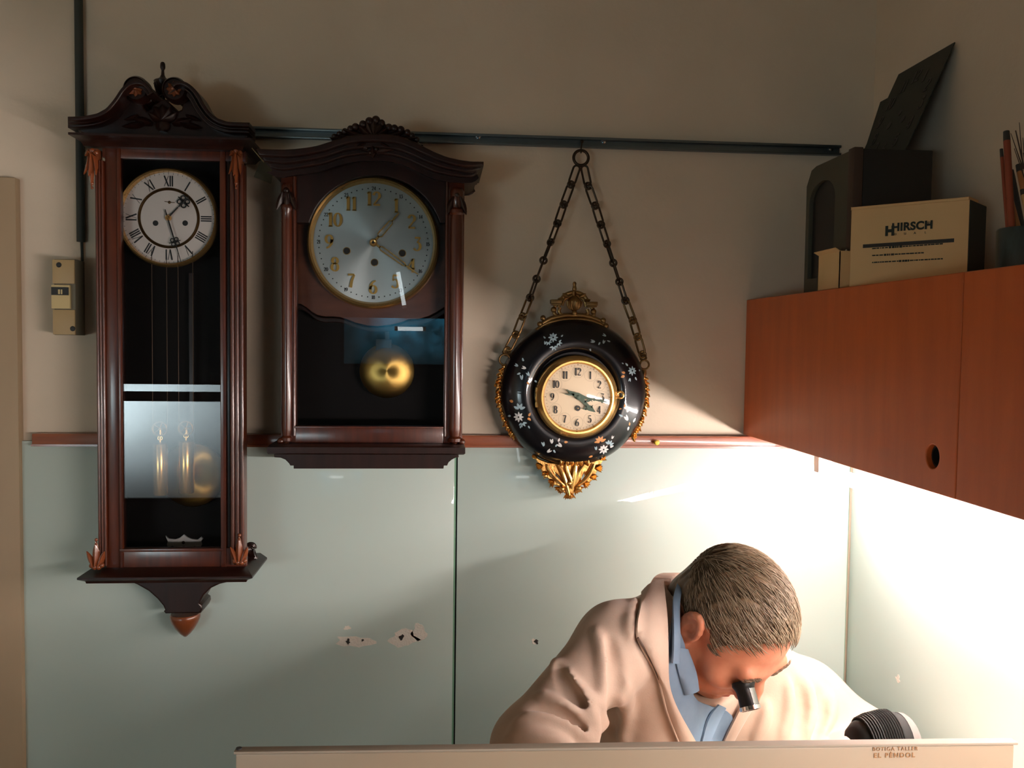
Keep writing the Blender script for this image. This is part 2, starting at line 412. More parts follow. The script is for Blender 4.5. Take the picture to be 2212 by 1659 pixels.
# ================================================================== THE ROOM
XW = 0.893
b = NB(); box(b, -2.6, XW, 0.0, 0.1, 0, 2.8); struct('wall_back', b, 'wall')
b = NB(); box(b, XW, XW+.1, -4.3, 0.1, 0, 2.8); struct('wall_right', b, 'wall')
b = NB(); box(b, -2.7, -2.6, -4.3, 0.1, 0, 2.8); struct('wall_left', b, 'wall')
b = NB(); box(b, -2.7, XW+.1, -4.4, 0.1, -.1, 0); struct('floor', b, 'floor')
b = NB(); box(b, -2.7, XW+.1, -4.4, 0.1, 2.8, 2.9); struct('ceiling', b, 'ceiling')
def wall_holes(x0, x1, z0, z1, holes, y0, y1):
    L = [[(x0, z0), (x1, z0), (x1, z1), (x0, z1)]] + [[(a, c), (a, d), (b_, d), (b_, c)] for a, b_, c, d in holes]
    return poly(L, y0, y1-y0)
WINS = [(-2.58, -1.30, 0.44, 1.215), (-0.62, 0.16, 1.32, 1.66)]
o = obj('wall_rear', wall_holes(-2.6, XW, 0, 2.8, WINS, -4.4, -4.3), 'shop', recalc=False); o['kind'] = 'structure'
for k, (x0, x1, z0, z1) in enumerate(WINS):
    fr = obj('window_%d' % (k+1), poly([[(x0, z0), (x1, z0), (x1, z1), (x0, z1)], [(x0+.02, z0+.02), (x0+.02, z1-.02), (x1-.02, z1-.02), (x1-.02, z0+.02)]], -4.36, .06), 'walnut', recalc=False)
    fr['kind'] = 'structure'
    b = NB(); box(b, x0+.02, x1-.02, -4.345, -4.335, z0+.02, z1-.02); obj('pane', b, 'win_white' if k == 0 else 'win_blue', fr)
    if k == 0:
        b = NB(); box(b, x0+.02, x1-.02, -4.333, -4.31, 1.085, 1.148); obj('glazing_bar', b, 'walnut', fr)
# door at the far left of the back wall
b = NB(); xd = at(33, 385, Y=-.022).x; zd = at(30, 383, Y=-.022).z
box(b, -1.75, xd, -.022, -.0005, 0.0, zd, .003)
d1 = struct('door_1', b, 'door')
b = NB(); tube(b, [(-1.62, -.022, 1.0), (-1.62, -.06, 1.0), (-1.53, -.06, 1.0)], .008); obj('door_handle', b, 'steel', d1)
# ---- back-painted glass panels on the lower wall
def gpanel(label, pts, name='glass_panel', chips=(), side=False, y0=-.008):
    b = NB()
    t = thing(name, label, 'panel', pts['loc'])
    return t
zt = at(1200, 969, Y=-.009).z + .012
YP = -.009
xa, xb, xc, xd2 = at(50, 1300, Y=YP).x, at(979, 1290, Y=YP).x, at(985.8, 1290, Y=YP).x, at(1829, 1250, Y=YP).x
def irregular(c, rx, rz, seed, n=22, amp=.22):
    r = random.Random(seed); ph = [r.uniform(0, 6.3) for _ in range(4)]
    return [(c[0]+rx*math.cos(2*PI*i/n)*(1+amp*math.sin(3*2*PI*i/n+ph[0])+amp*.6*math.sin(5*2*PI*i/n+ph[1])), c[1]+rz*math.sin(2*PI*i/n)*(1+amp*math.sin(2*2*PI*i/n+ph[2])+amp*.5*math.sin(7*2*PI*i/n+ph[3]))) for i in range(n)]
def back_panel(x0, x1, label, chips):
    t = thing('glass_panel', label, 'wall panel', ((x0+x1)/2, 0, .5))
    b = NB(); box(b, x0, x1, YP, -.0012, .05, zt, .0012); obj('pane', b, 'panel', t)
    for (px, py, rx, rz, sd, hole) in chips:
        c = xz(px, py, YP); s = mpx(YP)
        o = obj('chipped_patch', poly([irregular(c, rx*s, rz*s, sd)], YP-.0004, .0006), 'chip', t, recalc=False)
        for (hx, hy, hr, hk) in hole:
            obj('screw_hole', poly([irregular(xz(hx, hy, YP), hr*s, hr*s*1.3, hk, 12, .35)], YP-.0008, .0006), 'hole', o, recalc=False)
    return t
back_panel(xa, xb, 'large pale green glass wall panel left of the seam, with two chipped screw patches', [
    (764, 1386, 41, 13, 3, [(752, 1385, 4, 5), (783, 1383, 2.5, 8)]), (750, 1356, 7, 5, 9, []),
    (872, 1378, 30, 18, 11, [(867, 1377, 5, 2)]), (905, 1366, 16, 17, 12, [])])
back_panel(xc, xd2, 'pale glass wall panel right of the seam, behind the man', [(1154, 1386, 6, 7, 4, [(1159, 1386, 4, 6)])])
b = NB(); box(b, xb-.0005, xb+.0035, YP+.0008, -.001, .05, zt); obj('panel_edge', b, 'panel_edge', [o for o in bpy.data.objects if o.name == 'glass_panel'][0], 'bevelled green glass edge')
b = NB(); box(b, xb+.0035, xc, -.002, -.0002, .05, zt); g = struct('trim_2', b, 'gap'); g['label'] = 'dark gap between the two glass panels'
b = NB(); box(b, xa-.006, xa-.0002, -.003, -.0002, .05, zt); struct('trim_3', b, 'gap')
XS = xd2+.004
t = thing('glass_panel', 'pale glass panel on the right side wall under the orange cabinet', 'wall panel', (XW, -.9, .5))
b = NB(); box(b, XS, XW-.0012, -1.75, -.012, .05, zt-.02, .0012); obj('pane', b, 'panel', t)
pc = at(1940, 1466, X=XS); me = poly([irregular((0, 0), .007, .006, 5, 14, .4)], 0, .0008)
place(me, (0, 0, 0), (1, 0, 0), (0, 1, 0)); me.transform(Matrix.Rotation(-PI/2, 4, 'Z')); me.transform(Matrix.Translation((XS-.0004, pc.y, pc.z)))
obj('chipped_patch', me, 'chip', t, recalc=False)
b = NB(); box(b, xd2+.0005, xd2+.0038, -.003, -.0002, .05, zt); struct('trim_4', b, 'panel_edge')
# ---- varnished wooden strip capping the panels (runs behind the clocks, dies under the cabinet)
z1, z0 = at(1200, 941, Y=-.02).z, at(1200, 968, Y=-.02).z
b = NB(); x0 = at(68, 950, Y=-.02).x; box(b, x0, XW-.0005, -.02, -.0005, z0, z1, .003)
box(b, x0, XW-.0005, -.0225, -.02, z0+.001, z0+.005)
strip = struct('trim_1', b, 'trim')
b = NB(); pp = at(1417, 955, Y=-.024); lathe(b, pp, (0, -1, 0), [(.0, -.004), (.002, -.004), (.002, .003), (.0055, .004), (.006, .007), (.004, .011), (0, .012)], 14)
tag(obj('push_pin', b, 'yellow'), 'yellow push pin in the wooden strip right of the round clock', 'pin')
# ---- steel rail the clocks hang from
zr1 = at(1200, 294, Y=-.012).z; zr0 = at(1200, 316, Y=-.012).z
b = NB(); xl, xr = at(500, 285, Y=-.012).x, at(1817, 322, Y=-.012).x
box(b, xl, xr, -.004, -.0006, zr0, zr1)
box(b, xl, xr, -.014, -.004, zr1-.005, zr1, .001); box(b, xl, xr, -.014, -.004, zr0, zr0+.004, .001)
rail = thing('hanging_rail', 'long grey steel rail across the wall above the clocks', 'rail', ((xl+xr)/2, 0, zr1))
obj('channel', b, 'steel', rail)
for px, py in ((1033, 296), (1304, 306), (1795, 322)):
    b = NB(); lathe(b, at(px, py, Y=-.004), (0, -1, 0), [(.005, 0), (.0045, .002), (0, .0032)], 12); obj('screw', b, 'chrome', rail)
# ---- conduit and breaker box
xcnd = at(172, 300, Y=-.01).x
t = thing('cable_conduit', 'dark vertical cable conduit on the wall behind the tall clock', 'conduit', (xcnd, 0, at(172, 540, Y=-.01).z))
b = NB(); bar(b, (xcnd, -.0085, at(172, 522, Y=-.01).z), (xcnd, -.0085, 2.799), .0078, 14); obj('pipe', b, 'cable', t)
b = NB(); tube(b, [(xcnd, -.006, at(172, 522, Y=-.01).z+.01), (xcnd+.001, -.006, at(172, 545, Y=-.01).z), (xcnd+.001, -.006, at(172, 564, Y=-.01).z)], .0028, 8); obj('cable', b, 'cable', t)
Yb = -.055
t = thing('breaker_box', 'old yellowed circuit breaker box on the wall left of the tall clock', 'breaker box', at(150, 640, Y=0))
bx0, bx1 = at(114, 640, Y=Yb).x, at(163, 640, Y=Yb).x; bz0, bz1 = at(140, 724, Y=Yb).z, at(140, 560, Y=Yb).z
wx = at(188, 640, Y=-.0).x
me = poly([[(bx0, -.001), (bx0+.001, Yb+.004), (bx0+.004, Yb), (bx1, Yb), (bx1+.002, Yb+.004), (wx-.004, -.001)]], 0, bz1-bz0)
me.transform(Matrix(((1, 0, 0, 0), (0, 0, 1, 0), (0, -1, 0, bz1), (0, 0, 0, 1))))
obj('body', me, 'breaker_dark', t)
for (ya, yb_, m_) in ((561, 613, 'breaker'), (669, 723, 'breaker')):
    b = NB(); box(b, bx0+.001, bx1, Yb-.004, Yb, at(140, yb_, Y=Yb).z, at(140, ya, Y=Yb).z, .0015); obj('cover', b, m_, t)
b = NB(); box(b, bx0, at(154, 640, Y=Yb).x, Yb-.007, Yb, at(140, 667, Y=Yb).z, at(140, 616, Y=Yb).z, .001); sw = obj('switch_window', b, 'paper', t)
b = NB(); box(b, bx0+.001, at(152, 640, Y=Yb).x, Yb-.009, Yb-.007, at(140, 638, Y=Yb).z, at(140, 621, Y=Yb).z); obj('toggle', b, 'black', sw)
b = NB(); box(b, at(130, 630, Y=Yb).x, at(134, 630, Y=Yb).x, Yb-.0095, Yb-.009, at(140, 636, Y=Yb).z, at(140, 626, Y=Yb).z); box(b, at(136, 630, Y=Yb).x, at(139, 630, Y=Yb).x, Yb-.0095, Yb-.009, at(140, 636, Y=Yb).z, at(140, 626, Y=Yb).z); obj('toggle_mark', b, 'paper', sw)
for px, py in ((127, 572), (157, 710)):
    b = NB(); lathe(b, at(px, py, Y=Yb-.004), (0, -1, 0), [(.005, 0), (.004, .0012), (0, .0014)], 12); obj('screw', b, 'black', t)
# ---- tubes on the ceiling side of the shop behind the viewer (seen only as reflections and light)
for k, (p, q) in enumerate((((-.25, -4.22, 1.93), (-.21, -4.22, 1.72)), ((-.25, -4.24, 1.57), (-.09, -4.24, 1.57)))):
    t = thing('fluorescent_tube', ('upright lit tube' if k == 0 else 'short level lit tube')+' on the rear wall of the shop', 'lamp', p)
    b = NB(); bar(b, p, q, .013, 12); obj('glass_tube', b, 'ceil_tube', t)
    dv = (Vector(q)-Vector(p)).normalized()
    for s, w in ((-1, Vector(p)), (1, Vector(q))):
        b = NB(); bar(b, w, w+dv*s*.02, .015, 12); obj('end_cap', b, 'white_plastic', t)
    pm = (Vector(p)+Vector(q))/2
    b = NB(); box(b, pm.x-.012, pm.x+.012, -4.2995, pm.y+.0, pm.z-.012, pm.z+.012)
    obj('holder', b, 'white_plastic', t)
# ================================================================== TALL WALL CLOCK
TC = thing('wall_clock', 'tall dark carved pendulum wall clock with brass weights, leftmost of the three clocks', 'clock', (at(365, 1258, Y=0).x+.05, 0, at(365, 1258, Y=-.1).z))
Yp = -.125     # faces of the columns
cr1 = [(145.3,251.4),(180,250),(209,244),(228.5,233),(245,214),(260,192),(274,179),(289,173.5),(303,173.5),(315,179),(325,189),(331.7,200),(332,210),(327,219),(318,224),(309,222.5)]
cr2 = [(372,205),(366,193),(368,182),(375,176),(384,174),(395,175),(407,180),(419,190),(431,205.6),(441,224),(455,243),(470,255),(491,262),(518,263.5),(538,264)]
# pediment board: silhouette with the gaps beside the pedestal
ped = cr1[:-1]+[(309,222.5),(309,227),(310.5,233),(316.5,239),(325,236),(330,226),(340.6,220),(347,214),(357,214),(364,220),(372,228),(374,236),(383,240.5),(392,236),(395,224),(386,221.5),(378,216)]+cr2+[(538,290),(530,302),(200,296),(170,284),(158,268)]
plate('pediment', ped, -.115, .06, 'walnut', TC, bevel=.003)
# moulded raking cornice that follows the swan neck and ends in two scrolls
def band(pts, inset):
    P = smooth_pts([Vector(p) for p in pts], 5); out = []
    for i, p in enumerate(P):
        t_ = (P[min(i+1, len(P)-1)]-P[max(i-1, 0)]).normalized(); n = Vector((-t_.y, t_.x)); out.append(p+n*inset)
    return P, out
for pts, in0, ins, Yf, th in ((cr1[:12], 0, 9, -.165, .06), (cr1[:12], 6, 16, -.150, .05), (cr1[:11], 14, 24, -.137, .04)):
    P, Q = band(pts, in0); _, Q = band(pts, ins)
    plate('swan_neck_moulding', [tuple(p) for p in P]+[tuple(q) for q in reversed(Q)], Yf, th, 'walnut', TC, bevel=.002)
for pts, in0, ins, Yf, th in ((cr2[2:], 0, 9, -.165, .06), (cr2[2:], 6, 16, -.150, .05), (cr2[3:], 14, 24, -.137, .04)):
    P, Q = band(pts, in0); _, Q = band(pts, ins)
    plate('swan_neck_moulding', [tuple(p) for p in P]+[tuple(q) for q in reversed(Q)], Yf, th, 'walnut', TC, bevel=.002)
for (cx, cy, rr) in ((302, 199, 27), (384, 200, 26)):
    s = mpx(-.15); c = at(cx, cy, Y=-.118)
    b = NB(); lathe(b, c, (0, -1, 0), [(rr*s, 0), (rr*s, .02), (rr*s*.86, .026), (rr*s*.80, .022), (rr*s*.7, .022), (0, .022)], 36); sc = obj('scroll_end', b, 'walnut', TC)
    b = NB()
    for k in range(8): leaf(b, c+Vector((0, -.022, 0)), (math.cos(k*PI/4), 0, math.sin(k*PI/4)), rr*s*.62, rr*s*.42, .006, curl=.15)
    ball(b, c+Vector((0, -.027, 0)), .0045)
    obj('rosette', b, 'carve', sc)
# carved foliage in the middle of the pediment
b = NB(); r_ = random.Random(4)
for (cx, cy, an, ln, wd) in [(352,262,90,34,26),(352,262,60,34,22),(352,262,120,34,22),(352,262,30,34,20),(352,262,150,34,20),(330,268,165,40,17),(374,268,15,40,17),(312,268,190,44,14),(392,268,-10,44,14),(352,285,90,30,30),(300,250,200,30,10),(404,250,-20,30,10)]:
    s = mpx(-.12); leaf(b, at(cx, cy, Y=-.117), (math.cos(math.radians(an)), 0, math.sin(math.radians(an))), ln*s, wd*s, .011, curl=.1)
obj('carved_foliage', b, 'walnut', TC)
# urn finial on its pedestal
s = mpx(-.09); b = NB(); cu = at(352, 219, Y=-.085); cu.z = at(352, 219, Y=-.085).z
prof = [(9,0),(12,-2),(12,2),(5,4),(4,9),(8,12),(13,20),(15.5,29),(17.5,38),(18,41),(16,43),(9,46),(6,49),(3.6,54),(2.8,63),(4,66),(5,68),(5.2,72),(4.8,77),(3,80),(0,81)]
lathe(b, cu, (0, 0, 1), [(r*s, h*s) for r, h in prof], 28); ur = obj('urn_finial', b, 'walnut', TC)
b = NB()
for k in range(18):
    a = 2*PI*k/18; tube(b, [cu+Vector((math.cos(a)*r*s*1.01, math.sin(a)*r*s*1.01, h*s)) for r, h in ((10, 15.5), (13.2, 21), (15.2, 28), (17, 36))], .0012, 5)
obj('fluting', b, 'walnut', ur)
# straight cornice under the pediment, stepped inwards
def frustum(bm, lev):
    """lev: (x0, x1, y_front, z) from top to bottom, backs at the wall"""
    R_ = []
    for x0, x1, yf, z in lev: R_.append([bm.verts.new(q) for q in ((x0, yf, z), (x1, yf, z), (x1, -.003, z), (x0, -.003, z))])
    for A, B in zip(R_, R_[1:]):
        for i in range(4): bm.faces.new((A[i], A[(i+1) % 4], B[(i+1) % 4], B[i]))
    bm.faces.new(R_[0]); bm.faces.new(list(reversed(R_[-1]))); return bm
def lv(xa_, ya, xb_, yb, Y): # level from photographed left and right ends
    p, q = at(xa_, ya, Y=Y), at(xb_, yb, Y=Y); return (p.x, q.x, Y, (p.z+q.z)/2)
b = NB(); frustum(b, [lv(147,283,541,300,-.165), lv(147,288,541,305,-.165), lv(160,294,533,310,-.152), lv(172,303,527,316,-.142), lv(178,309,524,322,-.135), lv(180,312,522,328,-.132)])
obj('cornice', b, 'walnut', TC)
# carcass
xL, xR = at(206, 800, Y=Yp).x, at(529, 800, Y=Yp).x
xi0, xi1 = at(257, 800, Y=Yp).x, at(476, 800, Y=Yp).x
zT = at(365, 318, Y=Yp).z; zB = at(365, 1240, Y=Yp).z; zG0 = at(365, 1187, Y=Yp).z; zG1 = zT-.02
xs1 = at(531.5, 1000, Y=-.004).x
b = NB(); box(b, xL+.012, xs1, -.03, -.003, zB, zT); obj('back_board', b, 'interior', TC)
for nm, x0, x1 in (('side_panel', xL+.012, xL+.022), ('side_panel', xs1-.010, xs1)):
    b = NB(); box(b, x0, x1, -.10, -.03, zB, zT); obj(nm, b, 'walnut', TC)
# door frame
b = NB()
for x0, x1, z0_, z1_ in ((xi0-.004, xi0+.002, zB, zT), (xi1-.002, xi1+.008, zB, zT)): box(b, x0, x1, -.118, -.10, z0_, z1_, .0015)
box(b, xL+.012, xR, -.115, -.10, zB, zG0, .002); box(b, xL+.012, xR, -.115, -.10, zG1, zT, .001)
box(b, xi0-.004, xi1+.004, -.119, -.115, zG0-.006, zG0, .001)
dr = obj('door', b, 'mahogany', TC)
b = NB(); box(b, xi0, xi1, -.112, -.110, zG0, zG1); obj('door_glass', b, 'glass', dr)
# reeded columns either side, carved at head and foot
def reeded(x0, x1, n, z0_, z1_, yf, yb):
    prof = [(x0, yb)]; w = (x1-x0)/n
    for k in range(n):
        for j in range(7):
            a = PI*j/6; prof.append((x0+w*(k+.5)-math.cos(a)*w*.46, yf-math.sin(a)*w*.42))
    prof.append((x1, yb))
    bm = NB(); A = [bm.verts.new((x, y, z0_)) for x, y in prof]; B = [bm.verts.new((x, y, z1_)) for x, y in prof]
    for i in range(len(prof)): bm.faces.new((A[i], A[(i+1) % len(prof)], B[(i+1) % len(prof)], B[i]))
    bm.faces.new(A); bm.faces.new(B); return bm
cl0, cl1 = at(207, 800, Y=Yp).x, at(226, 800, Y=Yp).x
cr0, cr1x = at(496, 800, Y=Yp).x, at(527, 800, Y=Yp).x
for x0, x1, n in ((cl0, cl1, 3), (cr0, cr1x, 3)):
    obj('reeded_column', reeded(x0, x1, n, at(365, 1222, Y=Yp).z, at(365, 350, Y=Yp).z, Yp+.004, -.10), 'mahogany', TC, angle=60)
b = NB(); box(b, cl1, xi0-.004, -.116, -.10, zB, zT, .003); obj('door_stile', b, 'mahogany', TC)
b = NB(); box(b, xi1+.008, cr0, -.112, -.10, zB, zT, .002); obj('door_stile', b, 'walnut', TC)
def capital(px, sg):
    b = NB(); s = mpx(Yp)
    for (dx, dy, an, ln, wd, th, cu_) in [(0,0,-95,46,17,.012,.2),(-4,4,-106,40,10,.01,.25),(5,4,-78,40,10,.01,.25),(0,26,-92,34,12,.009,.1),(-5,-4,215,11,10,.012,.3),(5,-4,-35,11,10,.012,.3),(0,44,-92,26,8,.007,.1)]:
        leaf(b, at(px+dx*sg, 334+dy, Y=Yp-.002), (sg*math.cos(math.radians(an))*.8, 0, math.sin(math.radians(an))), ln*s, wd*.8*s, th, curl=cu_)
    for dx, dy, r in ((-8, -4, 5.5), (8, -4, 5.5), (0, -8, 6), (0, 62, 3.6), (0, 72, 2.8)): ball(b, at(px+dx*sg, 334+dy, Y=Yp-.004), r*s)
    box(b, at(px-12, 322, Y=Yp).x, at(px+12, 322, Y=Yp).x, Yp, -.10, at(px, 365, Y=Yp).z, at(px, 320, Y=Yp).z, .003)
    return b
obj('carved_capital', capital(199, 1), 'carve', TC); obj('carved_capital', capital(510, 1), 'carve', TC)
def footc(px, y):
    b = NB(); s = mpx(Yp)
    for (dx, dy, an, ln, wd, th) in [(0,0,90,50,15,.010),(-5,2,112,36,12,.01),(5,2,68,36,12,.01),(0,-28,90,26,9,.007)]:
        leaf(b, at(px+dx, y+dy, Y=Yp-.003), (math.cos(math.radians(an)), 0, math.sin(math.radians(an))), ln*s, wd*s, th, curl=.05)
    for dx, dy, r in ((-10, 0, 5.5), (-3, 3, 6), (5, 3, 6), (12, -1, 5.5), (0, -56, 3.6), (0, -47, 3)): ball(b, at(px+dx, y+dy, Y=Yp-.006), r*s)
    return b
obj('carved_foot', footc(208, 1222), 'carve', TC); obj('carved_foot', footc(517, 1212), 'carve', TC)
# base moulding, bracket and drop
b = NB(); frustum(b, [lv(196,1231,535,1226,-.128), lv(166,1248,545,1246,-.152), lv(166,1252,545,1250,-.152), lv(184,1257,534,1252,-.14), lv(186,1261,532,1257,-.138)])
obj('base_moulding', b, 'walnut', TC)
brk = [(277,1256),(295.6,1263),(320.6,1277),(339.5,1294),(352,1309),(356,1318),(353,1321),(357,1326),(433,1325),(437,1316),(436,1308),(430,1304),(440,1286),(455,1271),(474,1262),(500,1256)]
plate('bracket', brk, -.075, .072, 'walnut', TC, bevel=.003)
b = NB(); s = mpx(-.045); cdp = at(400, 1325, Y=-.042)
lathe(b, cdp, (0, 0, -1), [(29*s, 0), (31*s, 3*s), (31*s, 9*s), (27*s, 20*s), (20*s, 32*s), (11*s, 43*s), (3*s, 50*s), (0, 51*s)], 28); obj('drop_finial', b, 'carve', TC)
b = NB(); cs = at(545, 1184, Y=-.05); tube(b, spiral((cs.x, cs.z), .004, .011, 0, 5.2, -.05), [.004+.0008*k/4 for k in range(29)], 8)
tube(b, [(cs.x-.011, -.05, cs.z+.006), (cs.x+.002, -.05, cs.z-.012), (cs.x+.006, -.05, cs.z-.022)], .0055, 8)
bar(b, (cs.x+.006, -.05, cs.z-.018), (xs1-.004, -.05, cs.z-.022), .005); obj('side_scroll', b, 'walnut', TC)
# ---- dial
Yd = -.085; s = mpx(Yd); c1 = xz(365, 471, Yd); C3 = Vector((c1[0], Yd, c1[1]))
b = NB(); lathe(b, C3, (0, -1, 0), [(96*s, -.008), (96*s, 0), (60*s, .001), (0, .001)], 72); dial = obj('dial', b, 'porcelain', TC)
b = NB(); ringlathe(b, C3, (0, -1, 0), [(94*s, -.002), (101*s, -.008), (103*s, 0), (102*s, .009), (98.5*s, .014), (95.5*s, .012), (94.5*s, .006)], 96); obj('bezel', b, 'brass', dial)
b = NB(); ringlathe(b, C3, (0, -1, 0), [(57*s, .001), (63*s, .001), (62*s, .003), (60*s, .0042), (58*s, .003)], 80); obj('inner_ring', b, 'brass_dark', dial)
b = NB()
for n in range(1, 13): roman(b, n, c1, 76*s, 22*s, Yd-.0008)
for n in range(60):
    a = n*6; p, q = radial(c1, a, 90*s), radial(c1, a, (94 if n % 5 else 96)*s-.001)
    ribbon(b, [p, q], .0005, Yd-.0008)
obj('roman_numerals', b, 'black', dial)
for px in (336, 400):
    b = NB(); lathe(b, at(px, 482, Y=Yd-.0009), (0, -1, 0), [(5.8*s, 0), (5.6*s, .0006), (0, .0007)], 20); obj('winding_hole', b, 'black', dial)
b = NB(); lathe(b, at(366, 437, Y=Yd-.0011), (0, -1, 0), [(3.2*s, 0), (0, .002)], 14); ribbon(b, [xz(356, 435.5, Yd), xz(366, 437, Yd), xz(378, 438, Yd)], .0012, Yd-.0012); obj('seconds_hand', b, 'brass_dark', dial)
def pierced(bm, c, ang, r0, r1, w, Y, th=.0012):
    """pierced cross-shaped ornament of a hand"""
    m = (r0+r1)/2; o = radial(c, ang, m); a = math.radians(90-ang)
    for k in range(4):
        q = a+k*PI/2+PI/4; pc = (o[0]+w*.52*math.cos(q), o[1]+w*.52*math.sin(q)); torus(bm, (pc[0], Y, pc[1]), (0, 1, 0), w*.30, w*.09, 16, 6)
    for k in range(4):
        q = a+k*PI/2; tube(bm, [(o[0], Y, o[1]), (o[0]+w*math.cos(q), Y, o[1]+w*math.sin(q))], [w*.16, w*.07], 6)
    ball(bm, (o[0], Y, o[1]), w*.2)
ah = math.degrees(math.atan2(31, 33)); am = 90+math.degrees(math.atan2(92, 27))-0
am = 180-math.degrees(math.atan2(27, 92))
b = NB(); tube(b, [(c1[0], Yd-.006, c1[1]), (*radial(c1, ah, 30*s)[:1], Yd-.006, radial(c1, ah, 30*s)[1])], [.0016, .0012], 6); pierced(b, c1, ah, 30*s, 62*s, 15*s, Yd-.006); obj('hour_hand', b, 'black', dial)
b = NB(); q1, q2 = radial(c1, am, 42*s), radial(c1, am, 96*s); k1 = radial(c1, am, 62*s); k0 = radial(c1, am+180, 17*s)
tube(b, [(k0[0], Yd-.009, k0[1]), (c1[0], Yd-.009, c1[1]), (q1[0], Yd-.009, q1[1])], [.0009, .0014, .0012], 6); pierced(b, c1, am, 40*s, 64*s, 12*s, Yd-.009); tube(b, [(k1[0], Yd-.009, k1[1]), (q2[0], Yd-.009, q2[1])], [.001, .0005], 6); obj('minute_hand', b, 'black', dial)
b = NB(); lathe(b, C3, (0, -1, 0), [(6*s, 0), (6.5*s, .006), (5*s, .010), (2*s, .013), (0, .013)], 18); obj('hand_collet', b, 'brass', dial)
# ---- weights, pendulum and beat plate inside the case
for (x0, x1, ya, yb, xp, yp) in ((331, 361, 958, 1069, 345, 926), (386, 418, 953, 1065, 403, 925)):
    Yw = -.085; s = mpx(Yw); cxm = (x0+x1)/2
    w0 = at(cxm, yb, Y=Yw); w1 = at(cxm, ya, Y=Yw); w0.x = w1.x; R = (x1-x0)/2*s; L = (w1-w0).length
    b = NB(); lathe(b, w0, (0, 0, 1), [(R*.9, 0), (R, .002), (R, L-.002), (R*.92, L), (R*.3, L+.001), (.0022, L+.002), (.0022, L+.008)], 36); wt = obj('brass_weight', b, 'brass', TC)
    cp = at(xp, yp, Y=Yw); cp.x = w1.x
    b = NB(); ringlathe(b, cp, (0, 1, 0), [(13*s, -.002), (16*s, -.004), (16.5*s, 0), (16*s, .004), (13*s, .002)], 32)
    for k in range(5): a = 2*PI*k/5; bar(b, cp, cp+Vector((math.cos(a), 0, math.sin(a)))*14*s, .0011, 6)
    ball(b, cp, .003); tube(b, [cp, Vector((w1.x, Yw, w1.z+.006))], .0012, 6); torus(b, (w1.x, Yw, w1.z+.010), (0, 1, 0), .004, .0009, 14, 6)
    obj('pulley', b, 'brass', wt)
    b = NB()
    for sx in (-1, 1): bar(b, cp+Vector((sx*15*s, 0, 0)), Vector((cp.x+sx*15*s, Yw, c1[1]-.06)), .0008, 6)
    obj('cord', b, 'iron', wt)
Yq = -.048; s = mpx(Yq); cb = at(415, 1026, Y=Yq)
b = NB(); lathe(b, cb, (0, -1, 0), [(67*s, -.006), (69*s, -.003), (67*s, .001), (55*s, .006), (25*s, .010), (0, .011)], 56); pd = obj('pendulum_bob', b, 'bob', TC)
b = NB(); tp = at(402, 590, Y=Yq); box(b, cb.x-.004, cb.x+.004, Yq-.002, Yq+.002, cb.z+.05, tp.z); obj('pendulum_rod', b, 'walnut', pd)
bp_ = [(357,1158),(364,1164),(378,1165),(388,1162),(396.5,1155),(404,1161),(414,1165),(426,1166),(434,1160),(438,1164),(434,1170),(436,1177),(432,1183),(420,1180),(410,1183),(396,1180),(384,1183),(372,1180),(362,1183),(360,1176),(362,1170)]
plate('beat_plate', bp_, -.036, .006, 'petal_white', TC, bevel=.0012)
b = NB(); lathe(b, at(396, 1172, Y=-.0362), (0, -1, 0), [(3.5*mpx(-.036), 0), (0, .0006)], 12); obj('screw', b, 'black', TC)
# ---- clear plastic tag hanging off the cornice
Yt = -.10; q = [at(x, y, Y=Yt) for x, y in ((563, 345), (592, 362), (585, 397), (548, 382))]
b = NB(); A = [b.verts.new(v) for v in q]; B = [b.verts.new(v+Vector((0, .0012, 0))) for v in q]
b.faces.new(A); b.faces.new(list(reversed(B)))
for i in range(4): b.faces.new((A[i], A[(i+1) % 4], B[(i+1) % 4], B[i]))
tg = thing('plastic_tag', 'small clear plastic tag hanging at the right end of the tall clock cornice', 'tag', q[0])
obj('sleeve', b, 'film', tg)
b = NB(); tube(b, [q[0]+Vector((.006, .0006, -.005)), at(556, 334, Y=-.10), at(546, 322, Y=-.105), at(538, 312, Y=-.11)], .0008, 6); obj('string', b, 'paper', tg)
b = NB(); cxy = sum(q, Vector())/4; A = [b.verts.new(cxy+(v-cxy)*.7+Vector((0, .0004, 0))) for v in q]; B = [b.verts.new(cxy+(v-cxy)*.7+Vector((0, .0008, 0))) for v in q]
b.faces.new(A); b.faces.new(list(reversed(B)))
for i in range(4): b.faces.new((A[i], A[(i+1) % 4], B[(i+1) % 4], B[i]))
b.free()
# ================================================================== MIDDLE WALL CLOCK
MC = thing('wall_clock', 'brown pendulum wall clock with arched cornice and grey dial with gilt numerals', 'clock', at(800, 1013, Y=0))
Ym = -.135
top = [(562,321),(616,322),(654,319),(682,314.5),(707,307),(732,299),(755,292.5),(790,289),(815,288.5),(845,290),(866,294),(904,310),(935,326),(970,339.5),(1008,347),(1036,348.5)]
bot = [(1036,376),(1018,391),(970,389),(932,381),(882,357),(844,345.5),(793,343),(742,350),(692,366),(646,373),(603,379),(583,372)]
def mixc(k):  # profile line between the top (0) and the lower edge (1)
    T = smooth_pts(top, 4); Bq = list(reversed(smooth_pts(bot, 4)))
    out = []
    for i in range(41):
        u = i/40; a = T[min(int(u*(len(T)-1)), len(T)-1)]; c = Bq[min(int(u*(len(Bq)-1)), len(Bq)-1)]; out.append(tuple(a*(1-k)+c*k))
    return out
